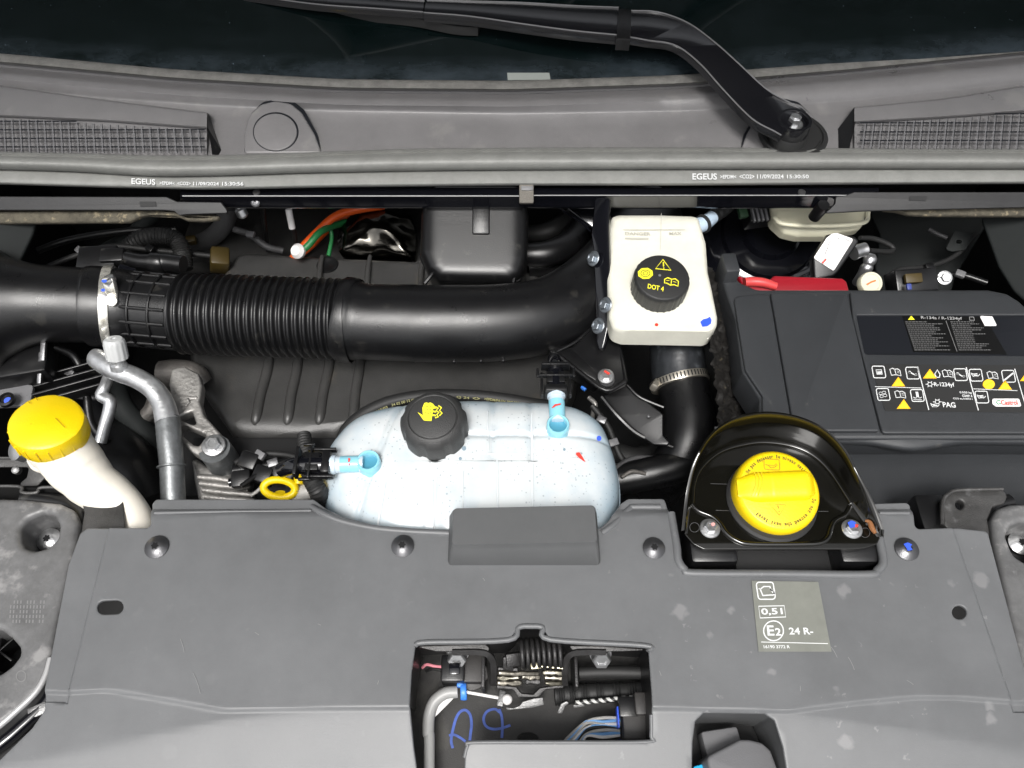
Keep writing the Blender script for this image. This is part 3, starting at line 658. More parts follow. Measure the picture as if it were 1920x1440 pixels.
def rail():
    t = thing('cross_rail', 'thin glossy black painted steel rail running under the rubber seal', 'steel rail', at(960, 380, .02))
    strip('rail_face', 'gloss', t, [(352, .030), (364, .0285), (366.5, .0290), (368, .0285), (370, .0265), (374, .0225), (386, .010), (389, .0075), (391, -.004)], x0=338, x1=1648, nx=60, smooth_ang=60)
    tube('rail_highlight', 'edgepale', t, [(x, 367.5, .0286, .0008) for x in (342, 600, 900, 975)], seg=8, n=3); tube('rail_highlight', 'edgepale', t, [(x, 366.5, .0286, .0008) for x in (1000, 1200, 1400, 1642)], seg=8, n=3)  # pale tubes added as the painted highlight line on the black rail
    for px in (479, 1502): 
        s = lathe('screw', 'steel', t, at(px, 380 if px < 900 else 372, .0165), [(0, -.004), (.0055, -.004), (.0055, .0012), (.004, .0022), (.0022, .0022), (.002, .0008), (0, .0008)], axis=(0, -.72, .69), seg=28)
    for px in (481, 1503): lathe('pin', 'steel', t, at(px, 361, .029), [(0, -.002), (.0048, -.002), (.0045, .0015), (0, .0015)], seg=20)
    c = box('clip', 'foam2', t, at(987, 362, .034), (.018, .026, .012), rot=(38, 0, 0), bevel=.002)
    box('clip_tab', 'greyp', c, at(988, 352, .038), (.015, .012, .012), rot=(20, 0, 0), bevel=.001)
    lathe('peg', 'black', t, at(1529, 404, -.004), [(0, -.004), (.0075, -.004), (.0082, .018), (.0075, .024), (0, .024)], axis=(.08, -.2, 1), seg=24)
rail()

def side_strip(s):
    f = (lambda P: P) if s < 0 else (lambda P: [(1920-x, y) for x, y in P][::-1])
    t = thing('scuttle_end_plate', 'dark scuttle end plate with dirty foam edge '+('left of the rail above the duct' if s < 0 else 'right of the rail above the battery'), 'scuttle plate', at(200 if s < 0 else 1720, 385, .01), 'scuttle end plates either side of the rail')
    pl = PL(at(200, 385, .022), (0, -.62, .78))
    o1 = [(-120, 368), (312, 369), (318, 372), (332, 378), (414, 379), (424, 392), (427, 400), (350, 402), (336, 404), (326, 396), (306, 394), (-120, 394)]
    if s > 0: o1 = [(-120, 360), (318, 360), (336, 367), (352, 368), (354, 382), (364, 392), (374, 400), (300, 396), (-120, 386)]
    plate('plate', 'platep', t, pl, f(o1), thick=.006, bevel=.001, r=.002)
    pl2 = PL(at(200, 405, .006), (0, -.45, .9))
    o2 = [(-120, 396), (300, 394), (336, 400), (412, 404), (408, 411), (380, 414), (350, 413), (325, 402), (280, 402), (262, 406), (240, 416), (-120, 419)]
    if s > 0: o2 = [(-120, 386), (230, 387), (262, 388), (262, 394), (238, 396), (214, 402), (180, 404), (-120, 405)]
    plate('foam_edge', 'foam', t, pl2, f(o2), thick=.010, bevel=.003, r=.004)
    decal('slot', 'dark', t, pl, polys=[f([(262, 378), (292, 378), (294, 387), (264, 388)] if s < 0 else [(182, 368), (214, 368), (216, 376), (184, 377)])], h=.0012)
side_strip(-1); side_strip(1)

# ================================================================== AIR DUCT
def duct():
    t = thing('air_duct', 'black plastic air intake duct with corrugated middle crossing the bay', 'air duct', at(560, 597, -.05))
    z = -.05
    tube('inlet_elbow', 'duct', t, [(-170, 640, -.10, .095), (-70, 606, -.075, .080), (-22, 578, -.035, .080), (22, 572, -.032, .0600), (70, 570, -.033, .0492), (120, 571, -.037, .0468), (200, 574, -.044, .0462)], seg=48, n=8)
    # flange under the elbow
    tube('flange', 'duct', t, [(8, 636, -.055, .0018), (22, 622, -.05, .0022), (45, 615, -.05, .0022), (110, 624, -.05, .0022), (182, 632, -.052, .0022)], seg=8)
    tube('cuff', 'duct', t, [(166, 574, -.042, .0485), (176, 574, -.043, .0500), (190, 575, -.044, .0500), (235, 577, -.047, .0475), (252, 578, z, .0455), (345, 587, z, .0450)], seg=48, n=6)
    # moulded ribs of the cuff: rings and lengthwise bars
    a = at(240, 578, z); b = at(340, 587, z); ax = (b-a).normalized()
    for k, px in enumerate((243, 275, 312, 344)):
        p = at(px, 578+(px-243)*.09, z); lathe('cuff_ring', 'duct', t, p-ax*.0017, [(.0440, 0), (.0470, .0004), (.0476, .0017), (.0470, .003), (.0440, .0034)], axis=ax, seg=56)
    for k in range(16):
        q = 2*math.pi*(k+.5)/16; up = V((0, 0, 1)); sd_ = ax.cross(up); off = (up*math.cos(q)+sd_*math.sin(q))
        tube3('cuff_bar', 'duct', t, [V((*(a+off*.0453), .0022)), V((*(b+off*.0450), .0022))], seg=8, n=2)
    # corrugated middle: one moulded piece
    n0 = 21; A = at(346, 588, z); B = at(648, 599, z); d = (B-A); N_ = n0*10; P = []; Q = []
    for i in range(N_+1):
        s = i/N_; P.append(A+d*s); c = math.cos(2*math.pi*s*n0); Q.append(.0482+.0026*(abs(c)**.6)*(1 if c > 0 else -1))
    put('corrugated_sleeve', sweep_me(P, Q, 64), 'duct', t, ang=70)
    tube('collar', 'duct', t, [(643, 599, z, .046), (646, 599, z, .0515), (652, 600, z, .0530), (660, 600, z, .0528), (666, 601, z, .0500), (676, 602, z, .0478), (700, 604, z, .0470), (780, 606, z, .0475)], seg=56, n=5)
    for px, r_ in ((646, .0505), (772, .0518), (787, .0530)):
        lathe('joint_ring', 'duct', t, at(px, 607, z)-V((.003, 0, 0)), [(.046, 0), (r_-.001, .0002), (r_, .0015), (r_, .0045), (r_-.001, .006), (.046, .006)], axis=(1, 0, 0), seg=56)
    tube('outlet_elbow', 'duct', t, [(778, 607, z, .0475), (840, 607, z, .0475), (920, 606, z-.002, .0475), (1000, 597, z-.006, .0472), (1058, 576, z-.012, .047), (1112, 537, z-.02, .047), (1165, 482, z-.03, .047), (1220, 400, z-.05, .047)], seg=56, n=9)
    tube('seam_rib', 'duct', t, [(788, 668, -.062, .0018), (860, 668, -.062, .0018), (950, 665, -.063, .0018), (1020, 655, -.064, .0018), (1080, 632, -.066, .0018), (1120, 606, -.068, .0018)], seg=8)
    for px in (852, 902, 944): box('seam_tab', 'duct', t, at(px, 676-(px-852)*.02, -.066), (.004, .008, .006), bevel=.001)
    ob = [o for o in t.children]
duct()
def clamp():
    t = thing('hose_clamp', 'shiny steel worm drive hose clamp on the left end of the air duct', 'hose clamp', at(208, 576, -.05))
    ax = V((.93, .16, -.26)).normalized(); c = at(207, 576, -.045)
    lathe('band', 'zincb', t, c-ax*.0055, [(.0498, 0), (.0516, .0003), (.0519, .0012), (.0519, .0098), (.0516, .0107), (.0498, .011)], axis=ax, seg=64)
    p = at(207, 536, .005)
    hs_ = box('worm_housing', 'zincb', t, p, (.014, .022, .010), rot=(58, 0, 2), bevel=.003)
    for k in range(5): lathe('thread_ridge', 'zincb', hs_, at(209, 548+k*4, -.0015), [(0, 0), (.006, 0), (.0066, .0006), (.006, .0012), (0, .0012)], axis=(0, .55, -.83), seg=18)
    lathe('screw_head', 'zinc', t, at(207, 528, .008), [(0, 0), (.0075, 0), (.008, .003), (.007, .006), (.0045, .007), (0, .0065)], axis=(-.2, .2, 1), seg=24)
    decal('paint_mark', 'bprint', t, PL(at(203, 548, .0065), (-.3, -.5, .8)), polys=[circ(203, 528, 5, 3, 10), circ(201, 545, 4, 3, 9)], h=.006)
clamp()

# ================================================================== ENGINE COVER AND THINGS AROUND IT
def engine_cover():
    t = thing('engine_cover', 'large dark grey plastic engine cover with raised ribs under the duct', 'engine cover', at(700, 700, -.14))
    pl = PL(at(640, 700, -.135), (0, .02, 1))
    o = [(448, 468), (600, 478), (800, 486), (1000, 505), (1075, 560), (1085, 700), (1060, 760), (1000, 800), (660, 800), (645, 802), (620, 835), (585, 842), (560, 838), (548, 845), (520, 850), (470, 848), (446, 835), (404, 765), (368, 716), (356, 690), (350, 640), (380, 560)]
    def zf(x, y): 
        yb = pl.p(600, 792).y; return -.5*max(0, yb-y)-1.2*max(0, yb-.012-y)
    plate('cover', 'engine', t, pl, o, thick=.07, bevel=.012, r=.02, res=4, grid=.012, zf=zf)
    for x0, x1 in ((500, 478), (555, 538), (614, 597), (672, 660)):
        tube('rib', 'engine', t, [(x0+7, 640, -.134, .0062), (x0+2, 690, -.134, .0068), ((x0+x1)/2, 740, -.134, .0068), (x1+3, 782, -.1345, .0066), (x1+1, 802, -.143, .005)], seg=12, prof=lambda q, i: 1)
    for x0 in (600, 690, 790): tube('rib', 'engine', t, [(x0+4, 480, -.134, .003), (x0, 505, -.133, .004), (x0-2, 540, -.133, .004)], seg=10)
    lathe('locating_socket', 'black', t, pl.p(614, 497), [(0, .001), (.009, .001), (.010, .0016), (.015, .0018), (.016, 0)], seg=28)
    box('rear_tray', 'engine', t, at(600, 450, -.19), (.42, .12, .03), bevel=.01)
engine_cover()

def inlet_box():
    t = thing('air_inlet_box', 'black boxy plastic resonator behind the middle of the air duct', 'air box', at(890, 460, -.04))
    pl = PL(at(890, 455, -.02), (0, -.42, .9))
    uvc = V(pl.uv(890, 440))
    o = [(806, 340), (978, 340), (992, 392), (990, 480), (980, 516), (960, 528), (860, 526), (820, 524), (798, 505), (784, 470), (786, 392)]
    def cf(x, y): return (max(min(x, uvc.x+.03), uvc.x-.03), max(min(y, uvc.y+.04), uvc.y-.03))
    dome('body', 'black', t, pl, o, cf, lambda s, x, y: -.030+.030*(1-s**5)**.4, rings=18, skirt=.12, smooth_outline=False, r=.012)
    tube('seam', 'black', t, [(786, 478, -.055, .0016), (800, 505, -.055, .0016), (822, 524, -.055, .0016), (856, 529, -.055, .0016), (962, 528, -.055, .0016), (980, 516, -.055, .0016)], seg=8)
    tube('strap', 'black', t, [(826, 494, -.045, .002), (812, 512, -.045, .0025), (796, 532, -.05, .003)], seg=8)
    tube('clip_rib', 'black', t, [(968, 500, -.04, .002), (962, 530, -.05, .002)], seg=8)
    box('centre_rib', 'duct', t, pl.w(pl.uv(902, 405)[0], pl.uv(902, 405)[1], .001), (.022, .05, .008), rot=(-25+50, 0, 0), bevel=.002)
inlet_box()

def heat_shield():
    t = thing('exhaust_heat_shield', 'crumpled shiny metal heat shield behind the engine cover', 'heat shield', at(710, 440, -.15))
    pl = PL(at(710, 440, -.14), (0, -.35, .93)); c = V(pl.uv(710, 430))
    dome('shell', 'chrome', t, pl, [(640, 420), (665, 395), (740, 392), (772, 405), (779, 440), (779, 484), (700, 480), (636, 478), (632, 450)], lambda x, y: (c.x, c.y), lambda s, x, y: .022*(1-s*s)+.006*noise(V((x*28, y*42, 0)))+.0012*noise(V((x*90, y*120, 5))), rings=16, skirt=.03, smooth_outline=False, r=.01)
heat_shield()
def hose(nm, label, cat, m, pts, seg=14, group=None, n=8, rf=None):
    o = tube(nm, m, None, pts, seg=seg, n=n, rf=rf); tag(o, label, cat, group); return o
hose('power_cable', 'thick orange high voltage cable curving beside the heat shield', 'cable', 'orange', [(548, 486, -.15, .006), (562, 470, -.13, .006), (590, 440, -.12, .006), (625, 408, -.11, .006), (665, 393, -.11, .007), (720, 384, -.11, .007)])
hose('power_cable', 'second orange cable tucked under the green one', 'cable', 'orange', [(556, 484, -.17, .005), (585, 460, -.16, .005), (610, 435, -.16, .005), (640, 410, -.15, .005), (700, 396, -.15, .005)])
hose('sensor_cable', 'green sleeved cable alongside the orange cables', 'cable', 'green', [(558, 478, -.125, .005), (578, 460, -.115, .005), (602, 434, -.11, .005), (636, 420, -.13, .005), (660, 415, -.14, .005)])
hose('sensor_cable', 'thin green branch cable dropping towards the engine cover', 'cable', 'green', [(618, 425, -.12, .003), (622, 445, -.13, .003), (616, 480, -.14, .003)])
lp = lathe('cable_plug', 'wlabel', None, at(562, 472, -.12), [(0, 0), (.010, 0), (.011, .006), (.007, .012), (0, .013)], axis=(-.3, -.5, .8)); tag(lp, 'small white plug at the lower end of the orange cable', 'plug')
hose('sensor_lead', 'black lead with a white printed sleeve hanging under the rail', 'lead', 'rubber', [(538, 360, -.06, .004), (545, 400, -.10, .004), (552, 440, -.14, .0038), (556, 470, -.17, .0035)])
hose('printed_sleeve', 'short white and red printed sleeve left of the orange cables', 'sleeve', 'wlabel', [(541, 392, -.06, .0046), (544, 408, -.07, .0046), (548, 428, -.085, .0046)])
hose('sensor_lead', 'plain thin black lead behind the left end of the rail', 'lead', 'black', [(492, 360, -.06, .004), (494, 400, -.09, .004), (497, 430, -.12, .0036), (502, 470, -.17, .0035)])
o = lathe('breather_nozzle', 'zinc', None, at(458, 408, -.04), [(0, 0), (.004, 0), (.0075, .003), (.0075, .012), (.005, .014), (.005, .03), (0, .03)], axis=(-.3, .4, .9), seg=24); tag(o, 'small bright metal nozzle just under the left end of the rail', 'nozzle')
# pipes in the rear left corner
hose('heater_hose', 'grey curved heater hose under the left scuttle plate', 'hose', 'strut', [(200, 470, -.16, .012), (245, 445, -.14, .012), (275, 415, -.12, .012), (300, 385, -.10, .012)])
hose('heater_hose', 'wide grey hose bending down beneath the end of the left scuttle plate', 'hose', 'strut2', [(360, 462, -.18, .014), (395, 446, -.16, .014), (420, 420, -.13, .014), (428, 385, -.10, .014)])
hose('vacuum_hose', 'ribbed dark hose looping above the black sensor block', 'hose', 'rubber', [(235, 470, -.12, .011), (262, 448, -.10, .012), (300, 442, -.095, .012), (330, 450, -.10, .012), (342, 475, -.11, .012), (345, 505, -.12, .012)], rf=lambda s: 1+.06*math.sin(s*180), n=24)
def sensor_block():
    t = thing('throttle_sensor', 'black sensor block with ribbed plug just above the hose clamp', 'sensor', at(250, 490, -.06))
    box('housing', 'black', t, at(190, 492, -.06), (.05, .035, .03), rot=(10, 0, 4), bevel=.003)
    box('step', 'black', t, at(215, 484, -.05), (.03, .02, .02), rot=(10, 0, 4), bevel=.002)
    tube('plug_body', 'black', t, [(236, 484, -.05, .009), (262, 490, -.05, .010), (285, 492, -.05, .011)], seg=16)
    tube('plug_neck', 'black', t, [(285, 492, -.05, .013), (300, 493, -.05, .013), (312, 492, -.05, .0115), (344, 496, -.05, .0115)], seg=18)
    for px in (290, 318): lathe('plug_ring', 'duct', t, at(px, 493, -.05), [(.010, 0), (.0145, .0004), (.0145, .003), (.010, .0034)], axis=(1, 0, 0), seg=24)
    box('latch_tab', 'gloss', t, at(238, 508, -.03), (.022, .012, .006), rot=(20, 10, -15), bevel=.002)
sensor_block()
def plug_y():
    b = box('amber_connector', 'yell2', None, at(412, 488, -.13), (.026, .03, .03), rot=(10, 20, 12), bevel=.004); tag(b, 'dull amber connector between the duct and the engine cover', 'connector')
    b = box('amber_connector', 'yell2', None, at(357, 451, -.15), (.018, .012, .012), rot=(10, 0, 12), bevel=.003); tag(b, 'tiny amber connector beside the looping hose', 'connector')
plug_y()

# ================================================================== INNER WINGS
def wings():
    pl = PL(at(80, 460, -.03), (.35, -.45, .82))
    o = plate('inner_wing', 'strut', None, pl, [(-200, 400), (70, 410), (62, 440), (38, 490), (12, 560), (0, 640), (-200, 700)], thick=.01, bevel=.003, r=.01); tag(o, 'dark painted inner wing at the far left above the duct', 'inner wing')
    t = thing('strut_tower', 'dark painted metal strut tower in the rear right corner', 'strut tower', at(1740, 450, -.10))
    pl = PL(at(1740, 450, -.14), (-.45, -.35, .82))
    plate('tower_wall', 'strut', t, pl, [(1620, 380), (1860, 380), (1850, 420), (1790, 520), (1780, 560), (1650, 560), (1640, 500), (1650, 440)], thick=.01, bevel=.003, r=.01)
    pl = PL(at(1800, 455, -.09), (-.2, -.5, .84))
    plate('tower_bracket', 'strut', t, pl, [(1790, 432), (1826, 436), (1812, 468), (1786, 472), (1772, 468)], thick=.004, bevel=.001, r=.004, holes=[circ(1798, 453, 5, 3.5, 12)])
    tube('tower_flange', 'strut2', t, [(1742, 430, -.10, .003), (1756, 438, -.10, .003), (1776, 446, -.10, .003)], seg=10)
    pl = PL(at(1880, 470, -.04), (-.5, -.3, .8))
    o = plate('inner_wing', 'strut', None, pl, [(1836, 400), (2100, 400), (2100, 640), (1960, 600), (1900, 545), (1872, 500)], thick=.01, bevel=.003, r=.008); tag(o, 'dark painted inner wing at the far right beside the strut tower', 'inner wing')
wings()

# ================================================================== COOLANT TANK
def tank():
    t = thing('coolant_tank', 'translucent pale blue coolant expansion tank with black hand symbol cap', 'coolant tank', at(885, 870, -.06))
    pl = PL(at(885, 870, -.060), (0, -.02, 1))
    o = [(606, 930), (604, 900), (612, 866), (634, 830), (664, 800), (710, 780), (780, 768), (870, 762), (960, 764), (1040, 768), (1090, 780), (1126, 806), (1146, 850), (1158, 900), (1160, 945), (1150, 985), (1120, 1040), (1000, 1070), (760, 1060), (650, 1010), (616, 965)]
    c = V(pl.uv(885, 900)); hw = .075
    def cf(x, y): return (max(min(x, c.x+hw), c.x-hw), c.y+0*(y-c.y))
    gx = [pl.uv(px, 900)[0] for px in (716, 822, 924, 994)]; gy = pl.uv(900, 851)[1]
    def zf(s, x, y):
        z = .050*(1-s**3.4)**(1/2.1)
        fade = max(0, min(1, (1-s)*7))
        for k, a in enumerate(gx):
            aa = a if k else a+.25*(y-c.y)
            z -= .0042*math.exp(-((x-aa)/.0034)**2)*fade
        if x > gx[1]: z -= .0034*math.exp(-((y-gy)/.003)**2)*fade
        z += .0008*noise(V((x*45, y*45, 1)))
        return z-.0005
    b = dome('body', 'tank', t, pl, o, cf, zf, rings=80, skirt=.10, sub=16, taper=.97, ang=70)
    b['label'] = 'pale translucent body with droplets inside and blue coolant low down'
    # weld flange round the equator
    uv = [V((*pl.w(*pl.uv(*p)), .0022)) for p in o]
    tube3('weld_seam', 'tank', t, [V((q.x, q.y, q.z-.004, q[3])) for q in uv]+[V((uv[0].x, uv[0].y, uv[0].z-.004, .0022))], seg=8, n=8)
    # MARKHERE
    # moulded tabs low on the front face
    for (px, py, sx, sy) in ((1015, 947, .017, .004), (1015, 944, .004, .010), (1079, 943, .006, .012), (886, 935, .006, .02), (932, 935, .007, .02)):
        box('moulded_mark', 'tankm', t, at(px, py, -.0195), (sx, sy, .004), rot=(14, 0, 0), bevel=.001)
    # cap
    ax = V((-.02, -.03, 1)).normalized(); CH = .034; base = at(811, 781, .022)-ax*CH
    def rm(q, r_, z):
        if r_ < .030: return 1
        k = (q+.25) % (math.pi/4)/(math.pi/4); u = abs(k-.42)/.36
        return 1.0+.07*max(0, min(1, (1.05-u)*7))*(1 if z < CH-.006 else .3)
    cap = lathe('cap', 'capblk', t, base, [(0, -.006), (.0320, -.006), (.0328, 0), (.0328, CH-.0105), (.0320, CH-.006), (.0295, CH-.002), (.0262, CH-.0005), (.0252, CH-.0015), (.0245, CH-.0005), (.0235, CH), (.0, CH)], axis=ax, seg=128, rm=rm)
    cpl = PL(base+ax*(CH+.0002), ax)
    decal('hand_symbol', 'yprint', cap, cpl, polys=[
        [(783, 773), (793, 779), (792, 765), (796, 756), (801, 755), (802, 757), (807, 755), (811, 757), (815, 761), (812, 768), (811, 778), (809, 790), (795, 789)],
        [(811, 762), (820, 763), (820, 766), (812, 767)], [(810, 770), (818, 771), (818, 774), (810, 773)], [(810, 777), (817, 778), (817, 781), (809, 780)]],
        lines=[([(816, 763), (822, 766), (818, 770), (823, 774), (819, 778), (822, 782), (816, 784)], 2.4), ([(822, 761), (828, 765), (824, 770), (829, 775), (824, 780)], 2.4)], h=.0006)
    decal('knuckle_lines', 'capblk', cap, cpl, lines=[([(798, 762), (804, 764), (810, 762)], .9), ([(798, 767), (804, 770), (810, 767)], .9), ([(797, 774), (804, 776), (809, 774)], .9)], h=.0009)
    # spouts: a collar on the tank with a side tube
    def spout(cx, cy, tip, nm):
        c0 = at(cx, cy, -.008)
        sp = lathe(nm, 'cyan', t, c0-V((0, 0, .014)), [(0, 0), (.0165, 0), (.0150, .003), (.0128, .006), (.0122, .014), (.0122, .0195), (.0112, .0208), (.0098, .0205), (.0092, .019), (.009, .012), (0, .012)], seg=40)
        lathe('bore', 'cyan2', sp, c0-V((0, 0, .0018)), [(0, 0), (.0091, 0), (.0091, .0012), (.0060, .0002), (0, 0.0002)], seg=32)
        c1 = c0+V((0, 0, -.002)); e = V(tip)
        d = (e-c1)
        tube3('spout_tube', 'spout2', sp, [V((*(c1+d*.12), .0088)), V((*(c1+d*.5), .0088)), V((*(c1+d*.70), .0090)), V((*(c1+d*.72), .0102)), V((*(c1+d*.97), .0102)), V((*(c1+d*1.0), .0096))], seg=28, n=4)
        tube3('spout_liner', 'cyan', sp, [V((*(c1+d*.2+V((0, 0, .0004))), .0089)), V((*(c1+d*.6+V((0, 0, .0004))), .0089))], seg=28, n=2)
        return sp
    s1 = spout(692, 868, at(604, 872, -.010), 'spout'); s1['label'] = 'left pale blue spout pointing to the left'
    s2 = spout(1046, 800, at(1042, 722, -.010), 'spout'); s2['label'] = 'right pale blue spout pointing to the rear'
    decal('paint_mark', 'rprint', s1, PL(at(655, 864, -.0005), (0, -.1, 1)), polys=[[(653, 859), (657, 860), (656, 866), (653, 867)], [(654, 869), (656, 869), (655, 874), (653, 873)]], h=.0008)
    decal('paint_mark', 'rprint', s2, PL(at(1043, 762, .0), (0, 0, 1)), polys=[[(1034, 766), (1040, 759), (1052, 757), (1051, 760), (1043, 762), (1036, 766)]], h=.0012)
    # paint marks follow the dome: sit just above its top
    def mark(px, py, pts, m, nm):
        z = -.012; best = None
        # find the surface height under this pixel
        lo, hi = -.06, .0
        for k in range(40):
            z = (lo+hi)/2; p = at(px, py, z)
            dg = b.data
            zz = surf(b, p.x, p.y)
            if zz is None: break
            if zz > z: lo = z
            else: hi = z
        decal(nm, m, t, PL(at(px, py, z+.0018), (.25, -.2, 1)), polys=[pts])
    from mathutils.bvhtree import BVHTree
    bm = bmesh.new(); bm.from_mesh(b.data); tree = BVHTree.FromBMesh(bm); bm.free()
    def surf(o_, x, y):
        h_ = tree.ray_cast(V((x, y, .2))-WL[b], V((0, 0, -1))); return None if h_[0] is None else h_[0].z+WL[b].z
    mark(1090, 858, [(1080, 849), (1086, 848), (1091, 855), (1098, 867), (1093, 864), (1086, 859), (1080, 853)], 'rprint', 'red_paint_mark')
    mark(1123, 822, circ(1123, 822, 4.5, 5, 10), 'bprint', 'blue_paint_mark')
    for (x0, y0, x1, y1, r_) in ((722, 905, 706, 1000, .0016), (818, 868, 814, 1000, .0015), (868, 884, 868, 1000, .0009), (932, 860, 934, 1000, .0013), (997, 776, 999, 1000, .0015), (914, 772, 916, 845, .0008), (1003, 852, 1100, 862, .0009), (878, 851, 985, 851, .0010)):
        Q_ = []
        for k in range(9):
            px, py = x0+(x1-x0)*k/8, y0+(y1-y0)*k/8; lo, hi = -.09, .0
            for _ in range(24):
                z = (lo+hi)/2; p_ = at(px, py, z); zz = surf(b, p_.x, p_.y)
                if zz is not None and zz < z: hi = z
                else: lo = z
            Q_.append(V((*at(px, py, z), r_))+V((0, 0, -r_*.25, 0)))
        tube3('moulded_rib', 'tankm', t, Q_, seg=8, n=2)
    random.seed(3)
    for k in range(3):   # the larger drops, beads of their own
        px, py, r_ = ((870, 841, .0022), (863, 860, .0016), (1058, 843, .0014))[k]
        decal('droplet', 'drop', t, PL(at(px, py, surf(b, at(px, py, -.012).x, at(px, py, -.012).y)+.0012), (0, -.1, 1)), polys=[circ(px, py, r_/.00055, r_/.0005, 14)])
tank()
def connector(nm, label, c, rot, m='black'):
    t = thing(nm, label, 'hose connector', c, 'quick connectors on the coolant tank')
    E = Matrix.Rotation(R(rot), 3, 'Z')
    def L(x, y, z): return V(c)+E @ V((x, y, z))
    def bx(n_, p, s, bv=.001): return box(n_, m, t, L(*p), s, rot=(0, 0, rot), bevel=bv)
    # local +y runs away from the spout
    bx('collar', (0, -.006, 0), (.026, .010, .022), .003); bx('bridge', (0, .008, .004), (.020, .014, .012)); bx('end_frame', (0, .024, .006), (.032, .004, .014))
    bx('side_arm', (.0155, .0, .004), (.003, .030, .008)); bx('side_arm', (-.0155, .0, .004), (.003, .030, .008))
    bx('end_frame', (0, .010, .008), (.038, .0025, .006))
    bx('wing', (.020, .014, .008), (.003, .012, .004)); bx('wing', (-.020, .014, .008), (.003, .012, .004))
    tube3('body', 'gloss' if m == 'black' else m, t, [V((*L(0, -.004, 0), .0105)), V((*L(0, .012, 0), .0105)), V((*L(0, .03, -.002), .009)), V((*L(0, .045, -.012), .008))], seg=20)
    return t
connector('quick_connector', 'black quick connector on the rear spout of the coolant tank', at(1042, 726, -.010), 0)
connector('quick_connector', 'black quick connector with ribbed elbow on the left spout of the coolant tank', at(603, 872, -.010), 90)
hose('overflow_hose', 'black elbow hose running down from the left quick connector', 'hose', 'rubber', [(575, 872, -.018, .008), (582, 892, -.02, .009), (590, 910, -.022, .0095), (598, 925, -.03, .0095), (600, 945, -.06, .009)], rf=lambda s: 1+.05*math.sin(s*120), n=16)
hp = thing('breather_hose', 'thin black printed hose arching behind the coolant tank', 'hose', at(840, 745, -.05))
HB = [(640, 828, -.065, .0078), (655, 800, -.062, .0078), (690, 772, -.060, .0078), (740, 752, -.058, .0078), (810, 742, -.058, .0078), (900, 744, -.06, .0078), (970, 753, -.062, .0078), (1010, 760, -.062, .0078), (1040, 757, -.062, .0078)]
tube('tube', 'rubber', hp, HB, seg=20, n=10); tube('tube', 'gloss', hp, [(a, b-7, c+.001, .0028) for a, b, c, d in HB[1:-1]], seg=10, n=10)
q_ = PL(at(840, 748, -.0495), (0, -.25, 1)); its = []
def along(s, x0, y0, x1, y1, h):
    dx, dy = x1-x0, y1-y0; l = math.hypot(dx, dy); return (s, (x0, y0), (x1, y1), (x0+dy/l*h, y0-dx/l*h))
its = [along('DB.24.15/03', 690, 783, 728, 766, 5), along('24 02 00 12', 735, 763, 770, 754, 5), along('(*) 10600013', 772, 754, 815, 748.5, 5), along('Q 24', 856, 748, 880, 750, 5), along('<>', 886, 750, 900, 751, 5), along('>EPDM/PA12< 30C 0031', 908, 751, 975, 760, 5)]
text('lettering', *its[0][:1], 'yfaint', hp, q_, *its[0][1:], items=its[1:], h=.002)



